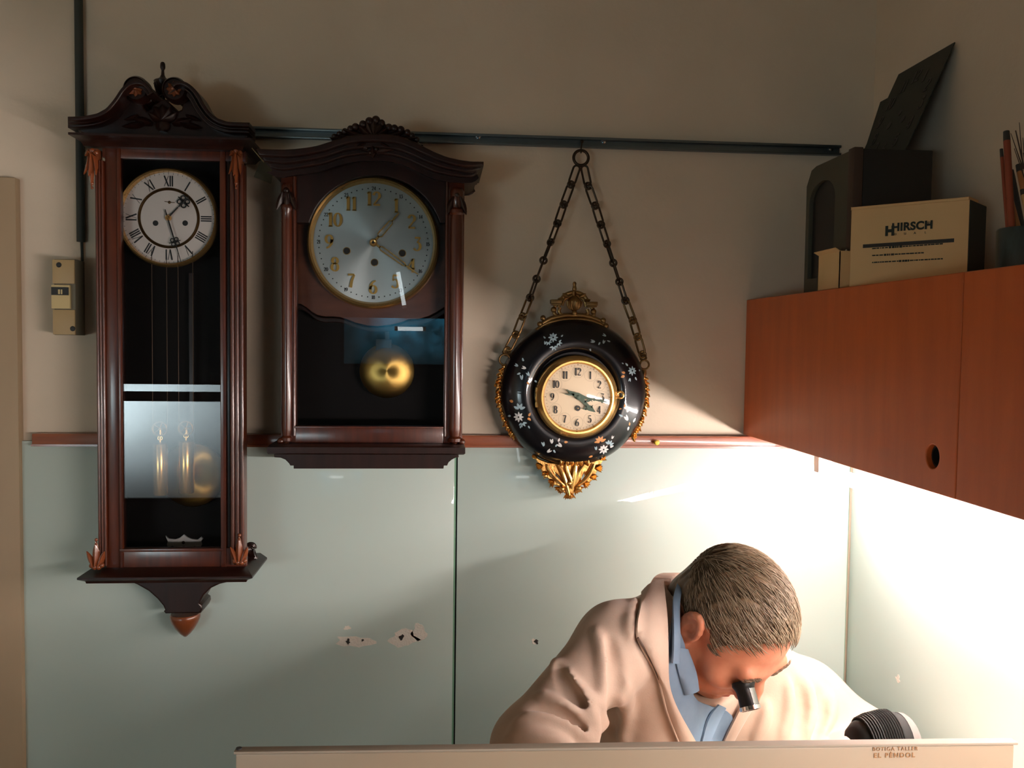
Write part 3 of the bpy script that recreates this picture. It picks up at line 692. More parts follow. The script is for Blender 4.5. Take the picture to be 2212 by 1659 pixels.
for k0, k1, Yf, ex in ((0, .30, -.190, 9), (.22, .55, -.176, 3), (.5, .8, -.162, -4), (.75, 1.0, -.150, -10)):
    A, B = mixc(k0), mixc(k1)
    A[0] = (A[0][0]-ex, A[0][1]); A[-1] = (A[-1][0]+ex, A[-1][1]); B[0] = (B[0][0]-ex, B[0][1]); B[-1] = (B[-1][0]+ex, B[-1][1])
    plate('cornice_moulding', A+list(reversed(B)), Yf, -.004-Yf, 'walnut', MC, bevel=.003)
hx0, hx1 = at(606, 600, Y=Ym).x, at(998, 600, Y=Ym).x
zb_ = at(800, 967, Y=Ym).z
hb = [(606,372)]+[(646,368),(692,360),(742,346),(793,340),(844,342),(882,353),(932,377),(970,385),(998,388),(998,480)]+[(809+149*math.cos(math.radians(a)), 527-149*math.sin(math.radians(a))) for a in range(18, 163, 6)]+[(606,480)]
plate('head_board', hb, Ym+.012, .03, 'walnut', MC, bevel=.001)
# case: back, sides, floor
b = NB(); z1_ = at(800, 400, Y=Ym).z
box(b, hx0, hx1, -.03, -.003, zb_, z1_); obj('back_board', b, 'interior', MC)
for x0, x1 in ((hx0, hx0+.012), (hx1-.012, hx1)):
    b = NB(); box(b, x0, x1, Ym+.03, -.03, zb_, z1_); obj('side_panel', b, 'walnut', MC)
# columns: half-round shafts on flat stiles with turned feet and heads
def column(pa, pb, sign):
    x0, x1 = at(pa, 700, Y=Ym).x, at(pb, 700, Y=Ym).x; w = x1-x0; z0_, zt_ = at(800, 966, Y=Ym).z, at(800, 384, Y=Ym).z
    b = NB(); box(b, x0, x1, Ym+.008, Ym+.035, z0_, zt_, .002); st = obj('door_stile', b, 'mahogany', MC)
    cxn = x0+w*(.40 if sign < 0 else .60); R = w*.34
    b = NB(); zs, ze = at(800, 940, Y=Ym).z, at(800, 455, Y=Ym).z
    lathe(b, (cxn, Ym+.008, zs), (0, 0, 1), [(R*.7, -.014), (R*1.1, -.012), (R*1.15, -.006), (R*.8, -.002), (R*.9, .004), (R, .012), (R, ze-zs-.02), (R*.9, ze-zs-.004), (R*1.15, ze-zs), (R*1.1, ze-zs+.006), (R*.75, ze-zs+.01), (R*.95, ze-zs+.02), (R*1.1, ze-zs+.04), (R*.8, ze-zs+.046)], 28)
    obj('half_column', b, 'mahogany', st)
    b = NB(); xe = x1-.003 if sign < 0 else x0+.003
    bar(b, (xe, Ym+.008, z0_+.02), (xe, Ym+.008, zt_), .0028, 10); obj('bead', b, 'mahogany', st)
    b = NB()
    for k in range(3): leaf(b, (cxn+(k-1)*.006, Ym+.002, zt_-.03), ((k-1)*.35, 0, -1), .035, .011, .007)
    ball(b, (cxn, Ym, zt_-.027), .006); obj('carved_capital', b, 'walnut', st)
    b = NB(); ball(b, (cxn-w*.38*(-sign), Ym+.004, zs-.012), .0065); ball(b, (cxn, Ym+.003, zs-.018), .006); obj('carved_foot', b, 'mahogany', st)
column(605, 638, -1); column(960, 1001, 1)
xg0, xg1 = at(636, 700, Y=Ym).x, at(960, 700, Y=Ym).x
zr0_, zr1_ = at(800, 967, Y=Ym).z, at(800, 921.5, Y=Ym).z
b = NB(); box(b, xg0, xg1, Ym+.008, Ym+.03, zr0_, zr1_, .0025); box(b, xg0, xg1, Ym+.004, Ym+.008, zr1_-.004, zr1_, .001); obj('bottom_rail', b, 'mahogany', MC)
b = NB(); box(b, xg0, xg1, Ym+.014, Ym+.016, zr1_, at(800, 352, Y=Ym).z-.004); obj('door_glass', b, 'glass', MC)
# dial board with the wavy lower edge
Yd2 = -.085
wav = [(639,655),(650,657),(662,664),(674,674),(686,681),(702,684),(718,683.5),(734,685),(750,690),(768,697),(792,703),(815,704.5),(842,702),(868,696),(882,690),(905,689),(926,683),(944,674),(962,662)]
out = [(636,350)]+[(962,350)]+list(reversed(wav))
plate('dial_board', out, Yd2+.006, .008, 'board', MC, bevel=.001)
lo = smooth_pts([(x, y+2) for x, y in wav], 3); hi = [(p.x+3, p.y+11) for p in lo]
plate('wavy_lip', [tuple(p) for p in lo]+list(reversed(hi)), Yd2+.010, .016, 'walnut', MC, bevel=.002)
# dial
Yf2 = -.094; s = mpx(Yf2); c2 = xz(807, 525, Yf2); C2 = Vector((c2[0], Yf2, c2[1]))
b = NB(); lathe(b, C2, (0, -1, 0), [(129*s, -.013), (129*s, 0), (0, .0002)], 96); d2 = obj('dial', b, 'silver', MC)
b = NB(); ringlathe(b, C2, (0, -1, 0), [(126*s, .001), (139*s, -.008), (140*s, -.001), (138*s, .010), (134*s, .014), (130*s, .012)], 110); obj('bezel', b, 'brass', d2)
for n in range(1, 13):
    b = NB()
    p = radial(c2, n*30, 93*s if n not in (10, 11) else 94*s)
    if n in (1,): p = radial(c2, 31, 93*s)
    figures(b, str(n), p, 29*s, Yf2-.0006, thick=.2, thin=.06, th=.003, squeeze=.95)
    obj('gilt_numeral', b, 'brass_brushed', d2)
b = NB()
for n in range(1, 13):
    p = radial(c2, n*30, 115*s); figures(b, str(n+12), p, 7.5*s, Yf2-.0006, thick=.2, thin=.1, squeeze=.9)
for n in range(60):
    if n % 5:
        p = radial(c2, n*6, 115*s); lathe(b, (p[0], Yf2-.0004, p[1]), (0, -1, 0), [(1.4*s, 0), (1.2*s, .0004), (0, .0005)], 8)
obj('hour_ring_print', b, 'black', d2)
for px, py in ((749, 542), (869, 547), (809, 567)):
    b = NB(); lathe(b, at(px, py, Y=Yf2-.0005), (0, -1, 0), [(7.2*s, 0), (7*s, .0006), (0, .0007)], 22); wh = obj('winding_hole', b, 'black', d2)
    b = NB(); torus(b, at(px, py, Y=Yf2-.0008), (0, 1, 0), 7.4*s, .0007, 24, 6); obj('brass_rim', b, 'brass', wh)
def gilt_hand(ang, r0, r1, r2, w, Y):
    b = NB(); P = lambda r, o: (radial(c2, ang, r*s)[0]+o*s*math.sin(math.radians(ang+90)), radial(c2, ang, r*s)[1]+o*s*math.cos(math.radians(ang+90)))
    for sd in (-1, 1): ribbon(b, [P(r0, 0), P(r0+5, sd*w), P(r1-5, sd*w*.8), P(r1, 0)], 2.6*s, Y, .0012)
    ribbon(b, [P(8, 0), P(r0+2, 0)], 5*s, Y, .0012); ribbon(b, [P(r1-2, 0), P(r1+8, 0), P(r2, 0)], [3*s, 4.5*s, 1.6*s], Y, .0012)
    return b
obj('hour_hand', gilt_hand(40, 16, 62, 84, 5.2, Yf2-.006), 'brass', d2); obj('minute_hand', gilt_hand(124.5, 16, 84, 116, 4.2, Yf2-.009), 'brass', d2)
b = NB(); ringlathe(b, C2, (0, -1, 0), [(3*s, 0), (8*s, 0), (8.4*s, .009), (6*s, .0125), (3*s, .012)], 28); obj('hand_collet', b, 'brass', d2)
b = NB(); lathe(b, C2, (0, -1, 0), [(3*s, 0), (3*s, .0115), (0, .0115)], 16); obj('arbor', b, 'black', d2)
# pendulum
Yq = -.06; s = mpx(Yq); cb = at(836, 801, Y=Yq)
b = NB(); lathe(b, cb, (0, -1, 0), [(57*s, -.007), (59*s, -.004), (58*s, .000), (45*s, .006), (20*s, .010), (0, .0112)], 64); pb = obj('pendulum_bob', b, 'bob', MC)
b = NB(); xa_, xb_ = at(812, 745, Y=Yq).x, at(846, 745, Y=Yq).x; zA, zB_ = at(830, 770, Y=Yq).z, at(830, 733, Y=Yq).z
box(b, xa_, xb_, Yq-.004, Yq+.004, zA, zB_, .001); box(b, cb.x-.004, cb.x+.004, Yq-.002, Yq+.002, zB_, at(836, 640, Y=Yq).z); obj('pendulum_rod', b, 'black', pb)
# base
base = [(578,966),(578,981),(592,982),(592,988),(606,989),(616,993),(624,1001),(627,1006),(634,1006),(634,1012.5),(958,1012.5),(959,1006),(966,1006),(969,999),(976,993),(984,989),(991,988),(991,982),(1004.6,980),(1004.6,966)]
plate('base_moulding', base, -.165, .161, 'walnut', MC, bevel=.0015)
b = NB(); frustum(b, [lv(582,962,1001,962,-.16), lv(577,967,1005,966,-.172), lv(577,980,1005,979,-.172), lv(582,982,1001,982,-.168)]); obj('base_slab', b, 'walnut', MC)
# carved crest: fan shell, side leaves and knobs
b = NB(); s = mpx(-.17); K = lambda x, y, d=0: at(x, y, Y=-.168-d)
for (x, y, an, ln, wd) in [(808,300,90,42,26),(808,300,65,40,22),(808,300,115,40,22),(808,302,40,42,20),(808,302,140,42,20),(800,305,160,60,18),(816,305,20,60,18),(780,306,168,52,16),(838,307,8,62,16),(752,304,175,38,14),(880,310,-8,34,14),(806,318,-90,24,14),(790,312,200,26,12),(824,312,-20,26,12)]:
    leaf(b, K(x, y), (math.cos(math.radians(an)), 0, math.sin(math.radians(an))), ln*s, wd*s, .014, curl=.15)
for (x, y, r) in [(798,262,9),(812,259,9),(824,266,8),(784,268,8),(768,274,8),(757,278,7),(840,275,8),(852,277,8),(866,280,8),(745,284,7),(733,289,6),(722,294,5.5),(880,286,7),(890,293,6.5),(900,301,6),(790,318,6),(812,322,5),(800,330,4)]: ball(b, K(x, y, .004), r*s, 1, .8, 1)
plate_me = poly([[xz(x, y, -.165) for x, y in smooth_pts([(716,303),(728,290),(748,281),(768,271),(790,262),(812,257),(834,268),(858,275),(884,285),(904,305),(880,318),(850,325),(812,332),(770,322),(740,315)], 4, True)]], -.168, .05, .006)
addmesh(b, plate_me); obj('carved_crest', b, 'walnut', MC, recalc=False)
# ================================================================== ROUND ENAMEL CLOCK ON A CHAIN
RC = thing('wall_clock', 'round black enamel clock with painted flowers and gilt mounts hanging from a chain', 'clock', at(1238, 1000, Y=0))
Yr = -.04; s = mpx(Yr); cr = xz(1237, 847, Yr); C = Vector((cr[0], 0, cr[1]))
DOME = [(0.0, .010), (.128, .010), (.140, .018), (.1455, .028), (.147, .038), (.1455, .050), (.141, .060), (.132, .070), (.120, .0775), (.106, .082), (.094, .083), (.086, .080), (.082, .074), (.080, .066), (0, .066)]
b = NB(); lathe(b, C, (0, -1, 0), DOME, 112); body = obj('enamel_body', b, 'enamel', RC, angle=60)
def dome_y(r):
    P = [(.147, .038), (.1455, .050), (.141, .060), (.132, .070), (.120, .0775), (.106, .082), (.094, .083), (.086, .080)]
    for (r1, y1), (r0, y0) in zip(P, P[1:]):
        if r0 <= r <= r1: return y0+(y1-y0)*(r-r0)/(r1-r0)
    return .038 if r > .147 else .08
def on_dome(px, py):
    Y = -.07
    for _ in range(4):
        p = at(px, py, Y=Y); r = math.hypot(p.x-C.x, p.z-C.z); Y = -dome_y(r)
    p = at(px, py, Y=Y); e = 1e-3
    k = (dome_y(min(r+e, .146))-dome_y(r-e))/(2*e); rad = Vector((p.x-C.x, 0, p.z-C.z)).normalized()
    return p, (Vector((0, -1, 0))-rad*k).normalized()
PET = {'petal_white': [], 'petal_blue': [], 'petal_orange': []}
def petal(m, px, py, an, ln, wd):
    PET[m].append((px, py, an, ln, wd))
def daisy(m, px, py, r, n=7, ph=0, a0=0, a1=360):
    for k in range(n):
        a = a0+(a1-a0)*k/n+ph; petal(m, px+1.8*math.cos(math.radians(a)), py-1.8*math.sin(math.radians(a)), a, r, r*.55)
def vee(m, px, py, an, ln):
    petal(m, px, py, an+16, ln, ln*.42); petal(m, px, py, an-16, ln, ln*.42)
daisy('petal_blue', 1195, 729, 9, 8); daisy('petal_blue', 1184, 738, 7, 4, 200, 0, 200); daisy('petal_blue', 1206, 740, 7, 4, 250, 0, 200); daisy('petal_blue', 1196, 748, 8, 4, 200, 0, 200); vee('petal_blue', 1177, 744, 80, 8); petal('petal_blue', 1178, 731, 130, 7, 4); petal('petal_blue', 1212, 727, 40, 6, 4)
vee('petal_blue', 1285, 738, 170, 10); vee('petal_blue', 1309, 726, 150, 9); vee('petal_blue', 1303, 742, 70, 9); petal('petal_blue', 1293, 745, 60, 7, 4); vee('petal_blue', 1276, 758, 110, 6); petal('petal_blue', 1318, 738, 160, 8, 4)
vee('petal_blue', 1119, 791, 150, 10); vee('petal_white', 1136, 796, 160, 10); vee('petal_blue', 1143, 812, 120, 10); vee('petal_blue', 1127, 820, 95, 11); petal('petal_blue', 1124, 806, 200, 8, 5); petal('petal_orange', 1139, 825, -60, 8, 5); petal('petal_blue', 1131, 780, 110, 8, 5); petal('petal_blue', 1155, 822, -40, 6, 4)
daisy('petal_white', 1120, 901, 10, 8); daisy('petal_blue', 1122, 884, 12, 4, 20, 0, 180); daisy('petal_blue', 1128, 913, 9, 4, 220, 0, 180); petal('petal_orange', 1142, 899, 60, 9, 6); petal('petal_orange', 1140, 903, -40, 9, 6); petal('petal_orange', 1108, 868, 160, 9, 7); petal('petal_blue', 1103, 898, 190, 9, 5); petal('petal_blue', 1141, 920, -60, 7, 4); petal('petal_blue', 1124, 920, -90, 6, 4)
vee('petal_white', 1182, 977, 35, 12); vee('petal_white', 1192, 958, 95, 11); vee('petal_white', 1213, 965, 140, 12); vee('petal_blue', 1174, 964, 100, 11); petal('petal_blue', 1196, 972, -60, 8, 5); petal('petal_orange', 1219, 955, 0, 8, 6); petal('petal_white', 1206, 954, 70, 8, 5); petal('petal_blue', 1200, 965, 60, 7, 4)
daisy('petal_white', 1304, 971, 10.5, 8); daisy('petal_orange', 1297, 955, 12, 5, 30, 0, 190); daisy('petal_blue', 1316, 961, 10, 5, -20, 0, 200); vee('petal_blue', 1288, 972, 100, 9); vee('petal_white', 1322, 948, 70, 8); petal('petal_white', 1318, 966, 20, 9, 6); petal('petal_white', 1301, 988, -120, 8, 6); petal('petal_orange', 1280, 985, 200, 9, 6)
vee('petal_white', 1354, 890, 60, 13); petal('petal_orange', 1349, 880, 80, 8, 5); petal('petal_orange', 1343, 883, 190, 6, 4); vee('petal_white', 1356, 908, 120, 14); petal('petal_white', 1368, 912, 60, 11, 6); petal('petal_white', 1358, 922, -100, 9, 6); petal('petal_orange', 1360, 919, 90, 8, 5); petal('petal_blue', 1345, 900, 150, 10, 5)
daisy('petal_blue', 1366, 801, 9, 8); petal('petal_orange', 1349, 812, 200, 9, 7); petal('petal_orange', 1350, 806, 160, 8, 6); petal('petal_blue', 1356, 790, 130, 8, 5); petal('petal_blue', 1372, 815, -60, 8, 5); vee('petal_blue', 1361, 817, -100, 8); petal('petal_blue', 1380, 800, 0, 6, 4); petal('petal_blue', 1347, 786, 150, 5, 3)
SPRAYS = [(1195, 738), (1297, 740), (1133, 806), (1122, 902), (1196, 966), (1304, 970), (1356, 904), (1362, 803)]
SP = {}
for m, L in PET.items():
    for q in L: SP.setdefault(min(range(8), key=lambda k: (SPRAYS[k][0]-q[0])**2+(SPRAYS[k][1]-q[1])**2), []).append((m, q))
MI = list(PET)
for k in sorted(SP):
    b = NB()
    for m, (px, py, an, ln, wd) in SP[k]:
        p, nn = on_dome(px, py); a = math.radians(an); q, _ = on_dome(px+3*math.cos(a), py-3*math.sin(a)); d = (q-p)
        if d.length < 1e-6: continue
        n0 = len(b.faces); leaf(b, p-nn*.0001, d, ln*mpx(-.07), wd*mpx(-.07), .0006, nn, n=6); b.faces.ensure_lookup_table()
        for f_ in b.faces[n0:]: f_.material_index = MI.index(m)
    o = obj('painted_flower_spray', b, MI[0], body)
    for m in MI[1:]: o.data.materials.append(MAT[m])
# dial and bezel
Yd3 = -.088; s3 = mpx(-.095); c3 = xz(1248, 858, -.095); C3r = Vector((c3[0], 0, c3[1]))
b = NB(); ringlathe(b, C3r, (0, -1, 0), [(70*s3, .066), (90*s3, .066), (92*s3, .076), (91*s3, .084), (88*s3, .088), (84*s3, .094), (80*s3, .098), (76.5*s3, .098), (74.5*s3, .094), (73*s3, .090)], 110); bz = obj('bezel', b, 'brass', RC)
b = NB(); lathe(b, C3r, (0, -1, 0), [(75*s3, .080), (75*s3, .0895), (0, .0915)], 80); d3 = obj('dial', b, 'cream', RC)
Yd = -.0922
b = NB(); e = NB(); f = NB(); g_ = NB()
for n in range(1, 13):
    p = radial(c3, n*30, 55.5*s3); figures(b, str(n), p, 16.5*s3, Yd, thick=.18, thin=.035, squeeze=.80)
    torus(e, (p[0], Yd, p[1]), (0, 1, 0), 13.2*s3, .0001, 40, 4)
    p = radial(c3, n*30, 71*s3); lathe(f, (p[0], Yd+.001, p[1]), (0, -1, 0), [(1.1*s3, 0), (1.0*s3, .0014), (0, .0015)], 8)
for n in range(60):
    if n % 5: p = radial(c3, n*6, 70.5*s3); q = radial(c3, n*6, 68*s3); ribbon(g_, [p, q], .0005, Yd+.0006, .001)
obj('numerals', b, 'black', d3); obj('numeral_circles', e, 'brass_dark', d3); obj('hour_dots', f, 'brass_dark', d3); obj('minute_marks', g_, 'brass_dark', d3)
pz = at(1248, 882, Y=-.093); b = NB(); lathe(b, pz, (0, -1, 0), [(6*s3, -.002), (6*s3, .0004), (0, .0005)], 22); wh = obj('winding_hole', b, 'black', d3)
b = NB(); lathe(b, pz, (0, -1, 0), [(1.3*s3, .0004), (0, .0012)], 10); obj('winding_square', b, 'brass', wh)
def fancy(pts, Y, w): # ornamental hand from a width list along an axis in photo px
    b = NB(); ribbon(b, [xz(x, y, Y) for x, y, _ in pts], [q*s3 for _, _, q in pts], Y, .0012); return b
Yh = -.096
hc = (1248, 856)
b = fancy([(1227,846,1.5),(1233,849,6),(1240,852,8),(1248,856,13),(1256,862,10),(1263,870,8),(1270,878,8),(1275,882,13),(1280,886,7),(1286,890,1)], Yh, 1)
for pts in ([(1262,868,2),(1270,866,5),(1277,864,3),(1279,868,1)], [(1266,876,2),(1264,884,5),(1259,883,2)], [(1264,884,4),(1270,885,1)], [(1277,880,3),(1281,875,1)]):
    ribbon(b, [xz(x, y, Yh) for x, y, _ in pts], [q*s3 for _, _, q in pts], Yh, .0012)
obj('hour_hand', b, 'greenhand', d3)
b = fancy([(1224,841,1),(1230,846,4),(1238,850,7),(1248,854,12),(1258,857,8),(1270,861,4),(1281,863,3),(1283,863,7),(1286,864,3),(1298,866,4),(1301,867,9),(1304,867,3),(1313,869,.8)], Yh-.003, 1)
for pts in ([(1219,851,1),(1228,852,4),(1240,852,5)], ): ribbon(b, [xz(x, y, Yh) for x, y, _ in pts], [q*s3 for _, _, q in pts], Yh-.003, .0012)
obj('minute_hand', b, 'greenhand', d3)
b = NB(); lathe(b, (c3[0], -.0915, c3[1]), (0, -1, 0), [(5*s3, 0), (5*s3, .009), (0, .010)], 16); obj('hand_collet', b, 'greenhand', d3)
b = NB(); x0, x1 = at(1156, 850, Y=-.08).x, at(1163, 850, Y=-.08).x
for ya, yb in ((836, 848), (848, 866), (866, 880)): box(b, x0, x1+.006, -.086, -.074, at(1160, yb, Y=-.08).z+.0004, at(1160, ya, Y=-.08).z, .001)
obj('hinge', b, 'brass', bz)
kc = at(1340, 853, Y=-.082); b = NB(); torus(b, kc, (0, 1, 0), .0062, .0026, 22, 8); bar(b, kc-Vector((.010, 0, 0)), kc-Vector((.003, 0, 0)), .003); obj('latch', b, 'brass', bz)
# ---- gilt mounts
def leafy(b, L, Y, jit=0):
    s = mpx(Y)
    for (x, y, an, ln, wd, th) in L: leaf(b, at(x, y, Y=Y), (math.cos(math.radians(an)), 0, math.sin(math.radians(an))), ln*s, wd*s, th*s, curl=.12)
# side swags
for side, arc in (('L', [(1093,788),(1084,805),(1078,825),(1077,845),(1079,865),(1083,885),(1089,903),(1096,918),(1104,933),(1112,942)]), ('R', [(1389,812),(1394,830),(1396,850),(1395,868),(1391,886),(1386,902),(1380,918),(1372,932),(1366,942)])):
    b = NB(); P = smooth_pts(arc, 3); r_ = random.Random(7 if side == 'L' else 9); sg = -1 if side == 'L' else 1; Yv = -.045
    for i, p in enumerate(P):
        t_ = (P[min(i+1, len(P)-1)]-P[max(i-1, 0)]); an = math.degrees(math.atan2(-t_.y, t_.x))
        for k in (-1, 1): leafy(b, [(p.x, p.y, an+k*r_.uniform(25, 75), r_.uniform(9, 15), r_.uniform(5, 8), r_.uniform(4, 8))], Yv-.002)
        if i % 3 == 1: ball(b, at(p.x+sg*r_.uniform(0, 3), p.y, Y=Yv-.006), r_.uniform(2.5, 4)*mpx(Yv))
    tube(b, [at(p.x, p.y, Y=Yv) for p in P], [5*mpx(Yv)]*len(P), 8); obj('side_swag', b, 'gilt', RC)
# bottom mount
b = NB(); r_ = random.Random(21); Yv = -.052
outl = [(1152,984),(1166,992),(1184,999),(1206,1001),(1228,1000),(1244,994),(1262,1000),(1280,996),(1300,985),(1304,992),(1296,1008),(1288,1022),(1284,1034),(1270,1046),(1252,1050),(1250,1060),(1240,1066),(1236,1076),(1231,1079),(1226,1070),(1214,1062),(1212,1052),(1196,1048),(1184,1034),(1172,1024),(1166,1008)]
h1 = [(1200,1022),(1208,1030),(1213,1040),(1206,1036)]; h2 = [(1256,1034),(1262,1022),(1264,1030),(1258,1040)]
addmesh(b, poly([[xz(x, y, Yv) for x, y in L] for L in (outl, h1, h2)], Yv, .012, .002))
for (x, y, an, n_, sp, ln) in [(1160,990,150,5,30,13),(1172,1006,190,5,50,15),(1184,1022,200,5,50,15),(1196,1038,220,5,60,15),(1212,1054,230,6,80,14),(1246,1054,-50,6,80,14),(1262,1042,-40,5,60,15),(1276,1028,-20,5,50,15),(1286,1010,-5,5,50,15),(1296,992,20,5,40,14),(1230,1064,-90,7,70,16)]:
    for k in range(n_): leafy(b, [(x, y, an+(k-(n_-1)/2)*sp*1.6/n_, ln*r_.uniform(.8, 1.2), 6, 7)], Yv-.004)
for (x, an) in [(1226,85),(1236,95),(1246,88),(1256,100),(1212,75),(1270,105)]:
    for k in (-1, 0, 1): leafy(b, [(x, 1006, an+k*18, 16, 6, 6)], Yv-.010)
for pts, w in (([(1206,1004),(1214,1018),(1220,1034),(1224,1048),(1230,1070)], 5), ([(1224,1000),(1226,1018),(1232,1034),(1236,1050)], 5), ([(1244,1000),(1242,1018),(1240,1034),(1236,1056)], 6), ([(1262,1004),(1252,1018),(1248,1034),(1240,1050)], 5), ([(1184,1004),(1190,1020),(1204,1036),(1220,1050)], 5), ([(1284,1002),(1276,1020),(1264,1036),(1246,1050)], 5)):
    P = smooth_pts(pts, 4); n = len(P); tube(b, [at(p.x, p.y, Y=Yv-.010) for p in P], [w*mpx(Yv)*(.55+.45*math.sin(PI*i/(n-1))) for i in range(n)], 8)
for (x, y, r) in [(1214,1056,6),(1250,1054,6),(1178,1028,5),(1230,1044,6)]: ball(b, at(x, y, Y=Yv-.012), r*mpx(Yv))
obj('bottom_mount', b, 'gilt', RC, recalc=False)
# top mount: beaded base arc, arms, urn under a cresting, finial
b = NB(); Yv = -.05; s = mpx(Yv)
def pxs(L, Y=Yv): return [at(x, y, Y=Y) for x, y in L]
tube(b, pxs(smooth_pts([(1158,714),(1168,706),(1180,699),(1200,693),(1220,690),(1240,689),(1262,690),(1282,694),(1300,702),(1312,712)], 4)), 4.2*s, 10)
for i in range(40):
    u = i/39; p = smooth_pts([(1162,712),(1180,703),(1200,697),(1220,694),(1240,693),(1262,694),(1282,698),(1300,706),(1310,713)], 6); q = p[int(u*(len(p)-1))]; ball(b, at(q.x, q.y, Y=Yv-.004), 1.9*s, u=8, v=6)
tube(b, pxs(smooth_pts([(1172,698),(1190,688),(1216,682),(1240,681),(1264,682),(1290,690),(1306,700)], 4)), 5*s, 10)
for x, y, r in ((1173,687,6.2),(1303,692,6.2),(1166,700,6),(1309,704,6),(1196,669,6.5),(1282,673,6.5),(1241,676,6)): ball(b, at(x, y, Y=Yv-.003), r*s)
for x0, x1, y in ((1189,1212,652),(1264,1289,657)):
    p, q = at(x0, y, Y=Yv), at(x1, y, Y=Yv); box(b, p.x, q.x, Yv-.012, Yv+.010, p.z-.0035, p.z+.0045, .001); box(b, p.x+.002, q.x-.002, Yv-.014, Yv+.010, p.z-.0065, p.z-.004, .0008)
for pts in ([(1200,660),(1196,670),(1200,680),(1210,684)], [(1278,664),(1284,674),(1280,684),(1270,686)], [(1210,664),(1208,674),(1216,683)], [(1268,668),(1270,676),(1262,684)], [(1206,664),(1212,648),(1222,636),(1240,631),(1258,636),(1268,648),(1274,664)], [(1214,660),(1220,646),(1240,638),(1260,646),(1266,662)]):
    P = smooth_pts(pts, 5); tube(b, pxs(P), 4*s, 8)
cu = at(1240, 682, Y=Yv); lathe(b, cu, (0, 0, 1), [(8*s, 0), (9*s, 2*s), (4*s, 5*s), (4*s, 9*s), (8*s, 13*s), (14*s, 20*s), (16*s, 27*s), (16*s, 32*s), (13*s, 36*s), (9*s, 40*s), (5*s, 44*s), (3*s, 48*s), (3.5*s, 54*s), (5*s, 57*s), (4*s, 63*s), (3.4*s, 66*s), (4.4*s, 69*s), (3*s, 73*s), (0, 74*s)], 24)
for k in range(20):
    a = 2*PI*k/20; tube(b, [cu+Vector((math.cos(a)*r*s, math.sin(a)*r*s, h*s)) for r, h in ((9, 14), (14.4, 20), (16.4, 27), (16.4, 31))], 1.3*s, 5)
leafy(b, [(1240,640,90,14,10,5),(1228,642,150,16,9,5),(1252,642,30,16,9,5),(1218,648,170,14,8,5),(1262,650,10,14,8,5)], Yv-.004)
obj('top_mount', b, 'gilt_dark', RC)
# ---- rings, chains
def ringat(nm, px, py, R, r, Y, m, ax=(0, 1, 0)):
    b = NB(); s = mpx(Y); torus(b, at(px, py, Y=Y), ax, R*s, r*s, 32, 10); return obj(nm, b, m, RC)
ringat('hanging_ring', 1255, 341, 16, 3.2, -.026, 'iron'); ringat('side_ring', 1090, 777, 11.5, 2.2, -.05, 'brass_dark'); ringat('side_ring', 1392, 788, 10, 2.2, -.05, 'brass_dark')
b = NB(); tube(b, pxs([(1090,789),(1094,796),(1098,806)], -.045), [.004, .005, .005], 8); obj('ring_lug', b, 'gilt_dark', RC)
b = NB(); tube(b, pxs([(1392,798),(1391,806),(1387,815)], -.045), [.004, .006, .006], 8); obj('ring_lug', b, 'gilt_dark', RC)
def oval(c, d, u, L, Wd, r):
    """long link: straight sides, round ends"""
    P = []
    for k in range(9): a = -PI/2+PI*k/8; P.append(c+d*(L/2-Wd/2+math.cos(a)*Wd/2)+u*math.sin(a)*Wd/2)
    for k in range(9): a = PI/2+PI*k/8; P.append(c+d*(-L/2+Wd/2+math.cos(a)*Wd/2)+u*math.sin(a)*Wd/2)
    b = NB(); tube(b, P, r, 7, True); return b
def chain(rings, start, end):
    n = len(rings); P = [start]+rings+[end]
    Yof = lambda i: -.028+(-.05+.028)*i/(n+1)
    b0 = NB(); e0, e1 = at(*P[0], Y=Yof(0)), at(*P[-1], Y=Yof(n+1))
    ch = bpy.data.objects.new('chain', None); COL.objects.link(ch); ch.parent = RC; ch.matrix_parent_inverse = Matrix.Translation(-RC.location)
    b0.free()
    for i in range(n+1):
        p, q = at(*P[i], Y=Yof(i)), at(*P[i+1], Y=Yof(i+1)); d = (q-p); L = d.length; d.normalize(); s = mpx(-.04)
        tw = [0.15, .25, .5, .9, 1.45, 1.6, 1.2, .7, .4, .2, .1][i % 11]
        u0 = d.cross(Vector((0, 1, 0))).normalized(); v0 = d.cross(u0); u = u0*math.cos(tw)+v0*math.sin(tw)
        mt = 'iron' if i < 7 else 'brass_dark'
        obj('long_link', oval((p+q)/2, d, u, L*1.0-.002, .0130, .0021), mt, ch)
        if i < n:
            w = v0*math.cos(tw)-u0*math.sin(tw); bb = NB()
            torus(bb, q, u*.25+w*.97 if abs(tw-1.5) > .5 else v0, 6.8*s, 2.6*s, 22, 8); obj('round_link', bb, mt, ch)
chain([(1233.7,398.6),(1217.7,441.8),(1204,482.6),(1189.3,523.2),(1174,562.5),(1159,602.5),(1145,643),(1129,683.6),(1114,723),(1096,757)], (1248,357), (1091,768))
chain([(1270.5,401.8),(1285.5,444.3),(1298,485.5),(1311.4,527),(1324.8,568),(1338,608.5),(1351,649.4),(1367,692),(1377.5,727.7),(1388,766)], (1261,357), (1391,779))
nl = thing('nail_hook', 'small dark hook on the rail holding the ring of the round clock chain', 'hook', at(1255, 320, Y=-.02))
b = NB(); tube(b, [at(1257, 306, Y=-.0146), at(1257, 308, Y=-.022), at(1255.5, 318, Y=-.0245), at(1255, 327, Y=-.024), at(1255, 330, Y=-.030), at(1255.5, 326, Y=-.034)], .0014, 8); obj('wire', b, 'iron', nl)
b = NB(); lathe(b, at(1257, 306, Y=-.0135), (0, -1, 0), [(.0035, 0), (.003, .003), (0, .0035)], 12); obj('head', b, 'iron', nl)
